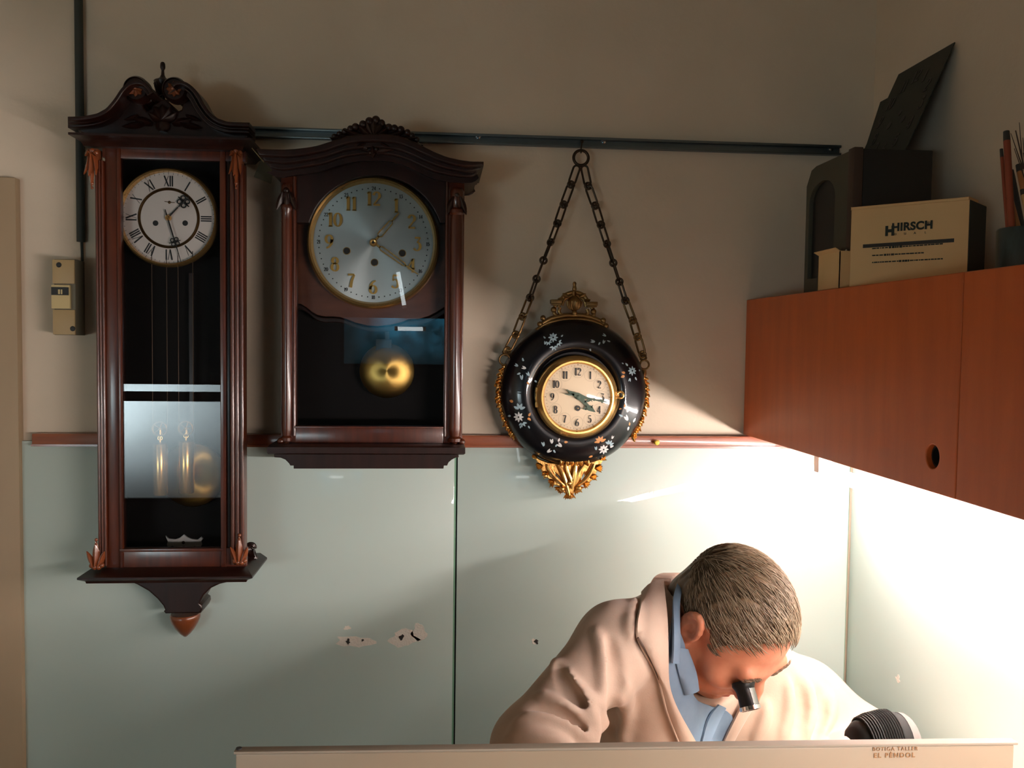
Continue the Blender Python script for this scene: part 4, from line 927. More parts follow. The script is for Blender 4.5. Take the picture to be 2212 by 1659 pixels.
# ================================================================== CABINET, LAMPS, CLUTTER, COUNTER
XF = .633; ZC0, ZC1 = 1.3135, 1.5905; YS = -.7645; YE = -2.62
CB = thing('wall_cabinet', 'orange cherry wall cabinet with plain doors on the right wall above the man', 'cabinet', (XW, -.8, ZC0))
b = NB(); box(b, XF+.020, XW-.001, YE, -.003, ZC0, ZC1, .0015); obj('carcass', b, 'cabinet', CB)
def cdoor(y0, y1, holes):
    L = [[(y0, ZC0), (y1, ZC0), (y1, ZC1), (y0, ZC1)]]+[[(hy+.0155*math.cos(2*PI*k/28), hz+.0155*math.sin(2*PI*k/28)) for k in range(28)] for hy, hz in holes]
    me = poly(L, 0, .018, .0015); me.transform(Matrix(((0, 1, 0, XF), (1, 0, 0, 0), (0, 0, 1, 0), (0, 0, 0, 1)))); me.flip_normals()
    d = obj('door', me, 'cabinet', CB, recalc=False)
    for hy, hz in holes:
        bb = NB(); lathe(bb, (XF+.0195, hy, hz), (-1, 0, 0), [(.0150, 0), (.0150, .012), (.0125, .012), (.0125, .001), (0, .001)], 28); obj('finger_hole', bb, 'black', d)
hp = at(2014, 986, X=XF)
cdoor(YS+.001, -.005, [(hp.y, hp.z)]); cdoor(-1.69, YS-.001, [(-1.63, hp.z)]); cdoor(YE, -1.692, [(-2.5, hp.z)])
# fluorescent batten under the cabinet, plus an added fill batten out of view
XT, ZT = .765, 1.2515
def batten(ya, yb, label, glow):
    FL = thing('fluorescent_lamp', label, 'lamp', (XT, (ya+yb)/2, ZC0))
    b = NB(); box(b, XT-.02, XT+.02, yb-.03, ya+.01, ZC0-.030, ZC0-.0005, .002); obj('housing', b, 'white_plastic', FL)
    for y0 in (ya-.02, yb+.0):
        b = NB(); box(b, XT-.014, XT+.014, y0-.012, y0+.012, ZT-.004, ZC0-.028, .002); obj('end_cap', b, 'white_plastic', FL)
    b = NB(); bar(b, (XT, yb, ZT), (XT, ya, ZT), .013, 20); obj('tube', b, glow, FL)
batten(-.075, -1.285, 'lit fluorescent tube lamp under the orange cabinet nearest the back wall', 'tube')
batten(-1.36, -2.56, 'added fluorescent fill lamp out of view further along under the orange cabinet', 'tube_fill')  # added out of view to brighten the left wall and the dials
# ---- things on the cabinet
zt_ = ZC1+.0006
_a = math.radians(43); BN = Vector((-math.cos(_a), -math.sin(_a), 0)); BE = Vector((math.sin(_a), -math.cos(_a), 0))   # the box is turned towards the room
BR_ = at(2095, 425, X=.768); hz1 = BR_.z
def onface(px, py, lift=.0):
    d = CF + CR*((px-W/2)/FOC) - CU*((py-H/2)/FOC); return CAMP + d*((BR_+BN*lift-CAMP).dot(BN)/d.dot(BN))
BL_ = onface(1840, 450); wB, dB = (BR_-BL_).dot(BE), .084
c0_ = BR_-BE*(wB/2)-BN*(dB/2)
HB = thing('card_box', 'cream watch strap box with dark green lettering on top of the orange cabinet', 'box', (c0_.x, c0_.y, zt_))
def bbx(u0, u1, v0, v1, z0_, z1_, bev=.0008):
    """box in the carton's own frame: u along the face from its left end, v into the carton"""
    b = NB(); o = BR_-BE*wB; c = o+BE*((u0+u1)/2)-BN*((v0+v1)/2); c.z = (z0_+z1_)/2
    obox(b, c, BE*(u1-u0)/2, BN*(v1-v0)/2, (0, 0, (z1_-z0_)/2), bev); return b
obj('carton', bbx(0, wB, 0, dB, zt_, hz1-.004), 'card', HB)
obj('end_label', bbx(wB, wB+.0012, .001, dB-.001, zt_+.001, hz1-.0045, 0), 'dark_card', HB)
obj('lid', bbx(-.0006, wB-.001, -.0008, dB*.55, hz1-.004, hz1), 'card', HB)
UPZ = Vector((0, 0, 1))
def facetext(s, px, py, size, off=0, sp=1.0, mat='ink', nm='lettering'):
    me = text_mesh(s, size, .0002, off, 'CENTER', spacing=sp); place(me, onface(px, py, .0004), BE, UPZ); return obj(nm, me, mat, HB, recalc=False)
facetext('HIRSCH', 1970, 489, .0165, .0007, 1.06)
def fbar(b, P, Q, hh): obox(b, (P+Q)/2, BN*.0002, (Q-P)/2, UPZ*hh)
b = NB(); pa, pb_ = onface(1915, 510, .0003), onface(1929, 487, .0003); uu = (pb_-pa).dot(BE); z0e, z1e = pa.z, pb_.z
for k in (0, 1): c = pa+BE*uu*k; c.z = (z0e+z1e)/2; obox(b, c, BE*.0021, BN*.0002, UPZ*(z1e-z0e)/2)
c = pa+BE*uu/2; c.z = (z0e+z1e)/2; obox(b, c, BE*uu/2, BN*.00021, UPZ*.0024); obj('emblem', b, 'ink', HB)
facetext('\u00ae', 2006, 483, .007)
for px, ch_ in ((1934, 'D'), (1955, 'U'), (1976, 'A'), (1999, 'L')): facetext(ch_, px, 506-(px-1934)*.06, .0048)
b = NB(); fbar(b, onface(1864, 532, .0003), onface(2061, 519, .0003), .0028); obj('black_stripe', b, 'black', HB)
for (x0, ya, x1, yb, bold) in ((1884,537,2036,526.5,(1914,1946)), (1884,552,1992,546,(1906,1930)), (1884,567,2034,559,(1938,1964))):
    b = NB(); rr = random.Random(x1); x = x0
    while x < x1:
        wd = rr.uniform(2, 9); t0, t1 = (x-x0)/(x1-x0), min(1, (x+wd-x0)/(x1-x0))
        fbar(b, onface(x, ya+(yb-ya)*t0, .0003), onface(x+wd, ya+(yb-ya)*t1, .0003), .0015 if bold[0] < x < bold[1] else .0009); x += wd+rr.uniform(1, 2.2)
    obj('fine_print', b, 'ink', HB)
# small pale open box
p0, p1 = at(1766, 622, X=.650), at(1812, 616, X=.650); zq = at(1766, 551, X=.650).z
SB = thing('small_box', 'small pale open cardboard box left of the cream strap box', 'box', (.67, (p0.y+p1.y)/2, zt_))
b = NB(); Lb = [(p1.y, p0.y)]
box(b, .650, .6515, p1.y, p0.y, zt_, zq); box(b, .650, .674, p1.y, p1.y+.0015, zt_, zq-.001); box(b, .650, .674, p0.y-.0015, p0.y, zt_, zq-.001); box(b, .6725, .674, p1.y, p0.y, zt_, zq); box(b, .650, .674, p1.y, p0.y, zt_, zt_+.002)
obj('walls', b, 'card', SB)
b = NB(); obox(b, (.6465, (p0.y+p1.y)/2, zq+.001), (.0045, 0, -.0025), (0, (p0.y-p1.y)/2, 0), (.0004, 0, .0006)); obj('flap', b, 'card', SB)
# old clock case standing at the corner
yA, yB = at(1739, 480, X=.68).y, at(1845, 430, X=.68).y; zA = 1.823
OC = thing('clock_case', 'old dark clock case with an arched front on the cabinet in the corner', 'clock case', (.75, (yA+yB)/2, zt_))
xr_ = at(2014, 380, Y=yB).x
b = NB(); box(b, .694, xr_, yB, yA, zt_, zA, .002); obj('case', b, 'blackbox', OC)
b = NB(); box(b, .678, .694, yB, yB+.022, zt_, zA+.002, .002); obj('front_edge', b, 'brown_old', OC)
ym_, rr = (yA+yB+.022)/2, (yA-yB-.022)/2
fr_ = [(yB+.022, zt_), (yA, zt_), (yA, zA-.03), (yA-.02, zA-.004), (yA-.04, zA), (yB+.022, zA)]
arch = [(yB+.075, zt_+.03), (yA-.014, zt_+.03)]+[((yA-.014+yB+.075)/2+((yA-.014-yB-.075)/2)*math.cos(a*PI/10), zA-.065+.035*math.sin(a*PI/10)) for a in range(11)]
me = poly([fr_, arch], 0, .012, .001); me.transform(Matrix(((0, 1, 0, .681), (1, 0, 0, 0), (0, 0, 1, 0), (0, 0, 0, 1)))); me.flip_normals(); obj('front_frame', me, 'grey_old', OC, recalc=False)
b = NB(); box(b, .689, .694, yB+.024, yA-.002, zt_+.001, zA-.01); obj('arched_panel', b, 'blackbox', OC)
for px in (1812, 1829):
    b = NB(); ball(b, at(px, 542, X=.676), .003); bar(b, at(px, 542, X=.676), at(px, 542, X=.682), .002); obj('knob', b, 'chrome', OC)
# two spare dial plates leaning on top of the case against the side wall
def leaning(pxc, label, Xt, Xb, th, nums):
    TL, TR = at(*pxc[0], X=Xt), at(*pxc[1], X=Xt); BR = at(*pxc[2], X=Xb); BL = at(*pxc[3], X=Xb)
    zb = zA+.0025; e1 = ((TR-TL)+(BR-BL))/2; e1.normalize(); dn = ((BL-TL)+(BR-TR))/2; e2 = -(dn-e1*dn.dot(e1)).normalized(); nr = e1.cross(e2)
    w = (TR-TL).dot(e1); o = TL.copy()
    h = (TL.z-zb)/max(1e-3, e2.z)
    return TL, e1, e2, nr, w, h
# ring face seen from below: upper edge rests on the side wall, lower edge on the case
def lean_plate(label, y_far, y_near, x_bot, x_top, z_top, tilt_px=None, nums=True, y_shift=0.0):
    zb = zA+.004
    A = Vector((x_bot, y_far+y_shift, zb)); B = Vector((x_bot, y_near+y_shift, zb)); T = Vector((x_top, y_far, z_top))
    e1 = (B-A).normalized(); e2 = (T-A); h = e2.length; e2.normalize(); nn = e1.cross(e2).normalized(); w = (B-A).length
    t = thing('dial_plate', label, 'dial plate', (A+B)/2)
    def P(u, v, d=0): return A+e1*u*w+e2*v*h+nn*d
    cr_ = .10
    L = [(0, 0), (1-cr_, 0), (1-cr_*.3, cr_*.3), (1, cr_), (1, 1), (0, 1)]
    b = NB(); F = [b.verts.new(P(u, v, .002)) for u, v in L]; K = [b.verts.new(P(u, v, 0)) for u, v in L]
    b.faces.new(F); b.faces.new(list(reversed(K)))
    for i in range(len(L)): b.faces.new((F[i], F[(i+1) % len(L)], K[(i+1) % len(L)], K[i]))
    obj('plate', b, 'plate', t)
    if nums:
        bm = NB(); q = NB(); cx_, cz_ = .5*w, .5*h
        for n in range(1, 13): figures(q, str(n), radial((cx_, cz_), n*30, .39*min(w, h)), .13*min(w, h), 0, thick=.24, thin=.1)
        for dx, dz, r in ((0, 0, .012), (-.13, -.09, .016), (.13, -.09, .016)): lathe(q, (cx_+dx*w, 0, cz_+dz*h), (0, -1, 0), [(r*.5, 0), (r*.5, .0006), (0, .0006)], 14)
        me = bpy.data.meshes.new('n'); q.to_mesh(me); q.free(); bm.free()
        m4 = Matrix((e1, -nn, e2)).transposed().to_4x4(); m4.translation = A+nn*.0022; me.transform(m4)
        obj('printed_numerals', me, 'black', t, recalc=True)
    return t
lean_plate('square dark dial plate with black numerals leaning on the side wall', -.112, -.30, .800, .887, 2.024)
lean_plate('smaller dark plate half hidden behind the leaning numbered dial plate', -.042, -.16, .838, .8875, 1.990, nums=False)
# ---- tin of sticks and brushes at the right edge
cc = at(2186, 560, X=.72); CU_ = Vector((.735, cc.y-.012, zt_)); zcup = at(2170, 492, X=.70).z
TN = thing('pencil_tin', 'dark teal tin holding sticks at the right end of the cabinet top', 'tin', CU_)
b = NB(); lathe(b, CU_, (0, 0, 1), [(.036, 0), (.038, .001), (.038, zcup-zt_-.002), (.0365, zcup-zt_), (.036, zcup-zt_-.002), (.036, .003), (0, .003)], 36); obj('can', b, 'tin', TN)
for (px, py, bx, by, r, m, lab, ell) in [(2174, 284, .020, -.0, .0042, 'red_stick', 'tallest flat dark red stick in the teal tin', 1.5), (2163, 322, .020, .006, .0022, 'red_stick', 'thin dark red stick leftmost in the teal tin', 1), (2184, 368, -.012, .014, .0035, 'dark_stick', 'dark square stick in the teal tin behind the orange ones', 1), (2178, 420, .010, -.014, .0042, 'orange_stick', 'short round orange stick in the teal tin', 1), (2200, 356, .0, -.020, .0038, 'orange_stick', 'long orange wooden stick right of the middle of the teal tin', 1), (2208, 410, .004, -.026, .003, 'wood_stick', 'pale wooden stick at the right of the teal tin', 1)]:
    top_ = at(px, py, X=CU_.x-bx*.6); base = Vector((CU_.x-bx, CU_.y+by, zt_+.0045))
    st = thing('stick', lab, 'stick', base)
    b = NB(); tube(b, [base, base+(top_-base)*.93], r, 12); obj('shaft', b, m, st)
    b = NB(); tube(b, [base+(top_-base)*.93, top_], [r*1.02, r*.9], 12); obj('tip', b, 'dark_stick', st)
for (px, py, bx, by, lab) in [(2194, 282, -.006, -.016, 'thin brown twig right of the red stick in the teal tin'), (2211, 330, .012, -.028, 'fine dry stalk at the right edge of the teal tin')]:
    top_ = at(px, py, X=.73); base = Vector((CU_.x-bx, CU_.y+by, zt_+.0045)); tw = thing('dry_twig', lab, 'twig', base)
    b = NB(); P = smooth_pts([base, base+(top_-base)*.5+Vector((.004, .002, 0)), top_], 5); tube(b, P, [.0016-.0009*i/(len(P)-1) for i in range(len(P))], 6); obj('stem', b, 'brown_old', tw)
    b = NB(); m_ = base+(top_-base)*.72
    for sx, l in ((-.03, .05), (.022, .04), (-.012, .06)): tube(b, [m_, m_+Vector((0, -sx*.9, l))], [.0008, .0004], 5)
    obj('side_shoots', b, 'brown_old', tw)
# ---- counter front in front of the man
c0, c1_ = at(511, 1645, Y=-.86), at(2186, 1562, Y=-.885)
ex = (c1_-c0); ex.z = 0; ex.normalize(); ey = Vector((-ex.y, ex.x, 0)); zt3 = (c0.z+c1_.z)/2
c1_.z = zt3; c0.z = zt3; Lc = (c1_-c0).dot(ex)
CT = thing('counter', 'beige counter front with small brown lettering between viewer and man', 'counter', (c0+c1_)/2*1-Vector((0, 0, zt3)))
def cbox(u0, u1, v0, v1, z0_, z1_, bev=.002):
    b = NB(); c = c0+ex*((u0+u1)/2)+ey*((v0+v1)/2); c.z = (z0_+z1_)/2
    obox(b, c, ex*(u1-u0)/2, ey*(v1-v0)/2, (0, 0, (z1_-z0_)/2), bev); return b
obj('front_board', cbox(.002, Lc-.004, -.0118, -.002, 0.0, zt3-.003), 'counter', CT)
obj('top_lip', cbox(0, Lc, -.0125, 0, zt3-.003, zt3, .001), 'counter_lip', CT)
fo = c0-ey*.0122
def ctext(s, px, py, size, off, sp):
    d = CF + CR*((px-W/2)/FOC) - CU*((py-H/2)/FOC); t_ = (fo-CAMP).dot(ey)/d.dot(ey); p = CAMP+d*t_
    me = text_mesh(s, size, .0002, off, 'CENTER', spacing=sp); place(me, p, ex, (0, 0, 1)); return obj('lettering', me, 'counter_text', CT, recalc=False)
ctext('BOTIGA TALLER', 1934, 1618, .0056, 0.0, 1.28); ctext('EL P\u00c8NDOL', 1932, 1632, .0070, .0002, 1.35)
b = NB(); p = c0+ex*.004-ey*.006; bar(b, p+Vector((0, 0, -.001)), p+Vector((0, 0, .0015)), .003); obj('screw_cap', b, 'black', CT)
# ---- work bench behind the counter (tops out of sight) with the bench lamp
ZB = .715
WB = thing('work_bench', 'pale work bench top under the man and lamp behind the counter', 'bench', (.5, -.55, 0))
b = NB(); box(b, -.05, XS-.004, -.82, -.53, ZB-.03, ZB, .002); obj('top', b, 'bench', WB)
for x, y in ((.0, -.78), (.83, -.78), (.0, -.56), (.83, -.56)):
    b = NB(); box(b, x-.02, x+.02, y-.02, y+.02, 0, ZB-.03, .002); obj('leg', b, 'bench', WB)
LP = thing('desk_lamp', 'black ribbed desk lamp head shining on the man from the right', 'lamp', (.80, -.66, ZB))
YL = -.66
A = at(1838, 1603, Y=YL); Bm = at(1962, 1585, Y=YL); ax_ = (Bm-A); ax_.z *= .3; La = ax_.length; ax_.normalize()
up = Vector((0, 0, 1)); up = (up-ax_*up.dot(ax_)).normalized(); sd = ax_.cross(up)
def shell(prof, r_):
    b = NB(); R_ = []
    for t_, w, h in prof:
        o = A+ax_*(t_*La); R_.append([b.verts.new(o+sd*w*math.cos(PI*k/14)+up*h*math.sin(PI*k/14)) for k in range(15)]+[b.verts.new(o+sd*(w-.003)*math.cos(PI*k/14)+up*(h-.003)*math.sin(PI*k/14)) for k in range(14, -1, -1)])
    n = len(R_[0])
    for P, Q in zip(R_, R_[1:]):
        for k in range(n): b.faces.new((P[k], P[(k+1) % n], Q[(k+1) % n], Q[k]))
    b.faces.new(R_[0]); b.faces.new(R_[-1]); return b
obj('lamp_shade', shell([(0, .020, .006), (.04, .026, .014), (.15, .033, .024), (.35, .038, .031), (.6, .040, .035), (.8, .039, .035), (.9, .036, .033)], 0), 'lamp_black', LP, angle=60)
obj('shade_rim', shell([(.88, .037, .034), (.97, .036, .033), (1.03, .033, .029), (1.08, .026, .02), (1.10, .012, .008)], 0), 'lamp_grey', LP, angle=60)
b = NB()
for k in range(13):
    t_ = .22+k*.040; w, h = float(np.interp(t_, [0, .04, .15, .35, .6, .8, .9], [.020, .026, .033, .038, .040, .039, .036])), float(np.interp(t_, [0, .04, .15, .35, .6, .8, .9], [.006, .014, .024, .031, .035, .035, .033])); o = A+ax_*(t_*La)
    P = [o+sd*(w+.0015)*math.cos(PI*j/12)+up*(h+.0025)*math.sin(PI*j/12) for j in range(1, 12)]; tube(b, P, .0016, 6)
obj('cooling_ribs', b, 'lamp_black', LP)
b = NB(); bar(b, A+ax_*.02+up*.006, A+ax_*(La*.9)+up*.006, .008, 12); obj('bulb', b, 'bulb', LP)
b = NB(); hb_ = A+ax_*La*1.05+up*.005; P = smooth_pts([hb_-ax_*.02-up*.004, hb_-ax_*.005-up*.03, Vector((hb_.x+.02, YL+.02, ZB+.14)), Vector((hb_.x+.03, YL+.02, ZB+.012))], 6); tube(b, P, .006, 10); obj('arm', b, 'lamp_black', LP)
b = NB(); lathe(b, (hb_.x+.03, YL+.02, ZB), (0, 0, 1), [(.05, .0005), (.05, .01), (.045, .014), (0, .014)], 32); obj('base', b, 'lamp_black', LP)
# ================================================================== THE MAN (implicit surfaces -> one mesh per body / garment)
MAT.update(
    skin=M('skin', (0.60, 0.26, 0.155), 0.45, noise=(40, (0.55, 0.21, 0.12), one), sss=0.12, bump=(180, 0.12, one)),
    hair=M('greying_brown_hair', (0.10, 0.062, 0.032), 0.5, noise=(60, (0.17, 0.115, 0.065), (1, 1, .25)), bump=(220, 0.5, (1, 1, .2))),
    hair_light=M('grey_hair', (0.27, 0.205, 0.135), 0.45),
    jacket=M('beige_jacket_cloth', (0.53, 0.40, 0.315), 0.85, sheen=0.15, noise=(25, (0.49, 0.37, 0.29), one), bump=(400, 0.15, one)),
    rib=M('ribbed_knit', (0.56, 0.42, 0.33), 0.9),
    seam=M('dark_zip', (0.06, 0.035, 0.025), 0.6),
    shirt=M('blue_shirt', (0.155, 0.235, 0.33), 0.8, noise=(30, (0.13, 0.20, 0.29), one)),
    undershirt=M('dark_neck_band', (0.02, 0.03, 0.05), 0.9),
    trousers=M('dark_trousers', (0.035, 0.04, 0.055), 0.85),
    shoe=M('black_shoe', (0.02, 0.018, 0.016), 0.35),
    brow=M('eyebrow', (0.14, 0.085, 0.05), 0.7),
    lip=M('lips', (0.50, 0.17, 0.12), 0.45, sss=0.1),
    eye=M('eye_white', (0.7, 0.66, 0.62), 0.2),
)
class Field:
    def __init__(s, lo, hi, h):
        s.lo = np.array(lo, float); s.h = h; s.n = np.ceil((np.array(hi)-s.lo)/h).astype(int)+1
        s.a = np.full(s.n, 1.0, np.float32)
    def local(s, c0, c1):
        i0 = np.maximum(0, np.floor((np.minimum(c0, c1)-s.lo)/s.h).astype(int)); i1 = np.minimum(s.n, np.ceil((np.maximum(c0, c1)-s.lo)/s.h).astype(int)+1)
        if (i1 <= i0).any(): return None
        sl = tuple(slice(a, b) for a, b in zip(i0, i1))
        g = np.meshgrid(*[s.lo[k]+s.h*np.arange(i0[k], i1[k]) for k in range(3)], indexing='ij')
        return sl, np.stack(g, -1).astype(np.float32)
    def put(s, d, sl, k, op='add'):
        a = s.a[sl]
        if op == 'sub': a, d, sg = -a, d, -1
        else: sg = 1
        if k <= 0: r = np.minimum(a, d)
        else:
            hh = np.clip(.5+.5*(d-a)/k, 0, 1); r = d*(1-hh)+a*hh-k*hh*(1-hh)
        s.a[sl] = sg*r
    def cap(s, p, q, r0, r1=None, k=.012, op='add'):
        p, q = np.array(p, float), np.array(q, float); r1 = r0 if r1 is None else r1; m = max(r0, r1)+k*2+.02
        L = s.local(np.minimum(p, q)-m, np.maximum(p, q)+m)
        if L is None: return
        sl, G = L; ab = q-p; t = np.clip(((G-p)@ab)/max(1e-9, ab@ab), 0, 1); d = np.linalg.norm(G-(p+t[..., None]*ab), axis=-1)-(r0+(r1-r0)*t)
        s.put(d.astype(np.float32), sl, k, op)
    def chain(s, P, R, k=.012, op='add'):
        for a, b, r0, r1 in zip(P, P[1:], R, R[1:]): s.cap(a, b, r0, r1, k, op)
    def ell(s, c, rad, axes=None, k=.012, op='add'):
        c = np.array(c, float); rad = np.array(rad, float); m = rad.max()+k*2+.02
        L = s.local(c-m, c+m)
        if L is None: return
        sl, G = L; q = G-c
        if axes is not None: q = q@np.array(axes, float).T
        l0 = np.linalg.norm(q/rad, axis=-1); l1 = np.linalg.norm(q/rad**2, axis=-1)
        s.put((l0*(l0-1)/np.maximum(l1, 1e-6)).astype(np.float32), sl, k, op)
    def mesh(s, relax=2):
        a = s.a; ins = a < 0; n = a.shape
        cnt = np.zeros([k-1 for k in n], np.int8); 
        for dx in (0, 1):
            for dy in (0, 1):
                for dz in (0, 1): cnt += ins[dx:n[0]-1+dx, dy:n[1]-1+dy, dz:n[2]-1+dz]
        act = (cnt > 0) & (cnt < 8); I = np.argwhere(act); idx = np.full(act.shape, -1, np.int64); idx[act] = np.arange(len(I))
        acc = np.zeros((len(I), 3)); num = np.zeros(len(I))
        cor = [(x, y, z) for x in (0, 1) for y in (0, 1) for z in (0, 1)]
        for p in cor:
            for ax in range(3):
                if p[ax]: continue
                q = list(p); q[ax] = 1
                va = a[I[:, 0]+p[0], I[:, 1]+p[1], I[:, 2]+p[2]]; vb = a[I[:, 0]+q[0], I[:, 1]+q[1], I[:, 2]+q[2]]
                m = (va < 0) != (vb < 0); t = np.where(m, va/np.where(m, va-vb, 1), 0); pt = np.tile(np.array(p, float), (len(I), 1)); pt[:, ax] += t
                acc[m] += pt[m]; num[m] += 1
        V = s.lo+s.h*(I+acc/num[:, None]); F = []
        for ax in range(3):
            sl0 = [slice(0, k) for k in n]; sl1 = [slice(0, k) for k in n]; sl0[ax] = slice(0, n[ax]-1); sl1[ax] = slice(1, n[ax])
            x = ins[tuple(sl0)] != ins[tuple(sl1)]; E = np.argwhere(x); u, v = (ax+1) % 3, (ax+2) % 3
            E = E[(E[:, u] > 0) & (E[:, v] > 0) & (E[:, u] < n[u]-1) & (E[:, v] < n[v]-1)]
            def cell(du, dv):
                c = E.copy(); c[:, u] -= du; c[:, v] -= dv; return idx[c[:, 0], c[:, 1], c[:, 2]]
            Q = np.stack([cell(1, 1), cell(0, 1), cell(0, 0), cell(1, 0)], 1); fl = ~ins[E[:, 0], E[:, 1], E[:, 2]]
            Q[fl] = Q[fl][:, ::-1]; F.append(Q[(Q >= 0).all(1)])
        F = np.concatenate(F)
        for _ in range(relax):
            S = np.zeros_like(V); c = np.zeros(len(V))
            for k in range(4):
                np.add.at(S, F[:, k], V[F[:, (k+1) % 4]]); np.add.at(c, F[:, k], 1); np.add.at(S, F[:, k], V[F[:, k-1]]); np.add.at(c, F[:, k], 1)
            V = V*.5+.5*S/np.maximum(c, 1)[:, None]
        me = bpy.data.meshes.new('m'); me.vertices.add(len(V)); me.vertices.foreach_set('co', V.astype(np.float32).ravel())
        me.loops.add(len(F)*4); me.loops.foreach_set('vertex_index', F.astype(np.int32).ravel())
        me.polygons.add(len(F)); me.polygons.foreach_set('loop_start', np.arange(0, len(F)*4, 4, dtype=np.int32)); me.update(calc_edges=True); me.validate()
        return me
    def val(s, p):
        q = (np.array(p)-s.lo)/s.h; i = np.clip(np.floor(q).astype(int), 0, s.n-2); f = np.clip(q-i, 0, 1); r = 0
        for x in (0, 1):
            for y in (0, 1):
                for z in (0, 1): r += s.a[i[0]+x, i[1]+y, i[2]+z]*(f[0] if x else 1-f[0])*(f[1] if y else 1-f[1])*(f[2] if z else 1-f[2])
        return float(r)
    def grad(s, p):
        e = s.h; return Vector([s.val(Vector(p)+Vector(d)*e)-s.val(Vector(p)-Vector(d)*e) for d in ((1, 0, 0), (0, 1, 0), (0, 0, 1))]).normalized()
    def hit(s, px, py, t0=.85):
        """surface point seen along a photo ray"""
        d = (CF + CR*((px-W/2)/FOC) - CU*((py-H/2)/FOC)).normalized(); t = t0
        for _ in range(200):
            p = CAMP+d*t; v = s.val(p)
            if v < .0006: return p
            t += min(max(v*.6, .001), .02)
            if t > 2: break
        return CAMP+d*1.25
def obj_raw(name, me, mat, parent, label=None, angle=180): return obj(name, me, mat, parent, label, angle=angle, recalc=False)

# ---- head frame
HR, HF, HU = Vector((-.8721, -.4889, -.0192)).normalized(), Vector((.2967, -.4973, -.8153)), Vector((.3891, -.7167, .5787))
HF = (HF-HR*HF.dot(HR)).normalized(); HU = HR.cross(HF)
_y, _p = math.radians(3), math.radians(0)
HF, HR = HF*math.cos(_y)-HR*math.sin(_y), HR*math.cos(_y)+HF*math.sin(_y)
HF, HU = HF*math.cos(_p)+HU*math.sin(_p), HU*math.cos(_p)-HF*math.sin(_p); HL = -HR
HS = .96
HC = Vector((.4545, -.4570, 1.0670))
def hp_(r, f, u): return HC+(HR*r+HF*f+HU*u)*HS
AX = [tuple(HR), tuple(HF), tuple(HU)]
SR, ER = at(1335, 1392, Y=-.49), at(1158, 1618, Y=-.60)
SL_, EL = at(1735, 1512, Y=-.30), at(1872, 1612, Y=-.34)
NB_ = at(1458, 1372, Y=-.395)
PEL = Vector((.25, -.27, .58)); WR = Vector((.36, -.66, .805)); WL = Vector((.52, -.60, .80))
PR = thing('person', 'man in beige jacket and blue shirt bent over his work, loupe at eye', 'person', (PEL.x, PEL.y, 0))
# ---- body
F = Field((-.02, -.84, .56), (.84, -.20, 1.22), .0025)
F.ell(hp_(0, -.006, .040), np.array((.075, .096, .084))*HS, AX)
F.ell(hp_(0, .040, -.020), np.array((.067, .060, .090))*HS, AX, k=.02)
F.ell(hp_(0, .048, -.066), np.array((.060, .046, .043))*HS, AX, k=.02)
F.ell(hp_(0, .080, -.094), np.array((.024, .018, .018))*HS, AX, k=.016)
for s_ in (-1, 1):
    F.ell(hp_(s_*.044, .066, -.016), np.array((.026, .024, .020))*HS, AX, k=.016)
    F.cap(hp_(s_*.056, .0, -.03), hp_(s_*.044, .050, -.082), .020*HS, .018*HS, k=.02)
F.cap(hp_(-.040, .086, .027), hp_(.040, .086, .027), .013*HS, k=.014)
for s_ in (-1, 1): F.ell(hp_(s_*.032, .106, .004), np.array((.019, .016, .013))*HS, AX, k=.012, op='sub')
for s_ in (-1, 1): F.ell(hp_(s_*.032, .084, .004), np.array((.013, .013, .013))*HS, AX, k=.003)
F.chain([hp_(0, .092, .018), hp_(0, .108, -.006), hp_(0, .121, -.026)], [.009*HS, .010*HS, .0125*HS], k=.010)
for s_ in (-1, 1): F.ell(hp_(s_*.0135, .106, -.032), np.array((.0095, .012, .009))*HS, AX, k=.006)
F.cap(hp_(0, .108, -.036), hp_(0, .096, -.050), .008*HS, .010*HS, k=.008)
F.cap(hp_(-.022, .090, -.060), hp_(.022, .090, -.060), .0085*HS, k=.006); F.cap(hp_(-.018, .089, -.074), hp_(.018, .089, -.074), .0092*HS, k=.006)
F.cap(hp_(-.026, .099, -.0665), hp_(.026, .099, -.0665), .0022, k=.004, op='sub')
for s_ in (-1, 1):
    # ear: helix ring, lobe and hollow
    P = [hp_(s_*(.077+.011*math.sin(a*.9)), -.006-.017*math.cos(a)-.004, .002+.035*math.sin(a)) for a in np.linspace(-.9, 3.5, 11)]
    F.ell(hp_(s_*.080, -.008, .000), np.array((.007, .019, .035))*HS, [tuple(HR), tuple((HF+HU*.15).normalized()), tuple((HU-HF*.15).normalized())], k=.006)
    F.chain(P, [.0050*HS]*11, k=.004)
    F.ell(hp_(s_*.077, .003, -.034), np.array((.006, .009, .010))*HS, AX, k=.006)
    F.ell(hp_(s_*.0895, -.004, .002), np.array((.0085, .010, .018))*HS, AX, k=.004, op='sub')
F.chain([hp_(0, -.040, -.03), (hp_(0, -.030, -.065)+NB_)/2, NB_], [.058, .055, .054], k=.02)
F.cap(hp_(0, .0, -.06), NB_, .045, .045, k=.02)
mid = (SR+SL_)/2+Vector((-.02, .06, -.03))
F.cap(SR, SL_, .030, k=.02); F.cap(NB_, mid, .050, .055, k=.02); F.cap(mid, PEL, .060, .09, k=.02)
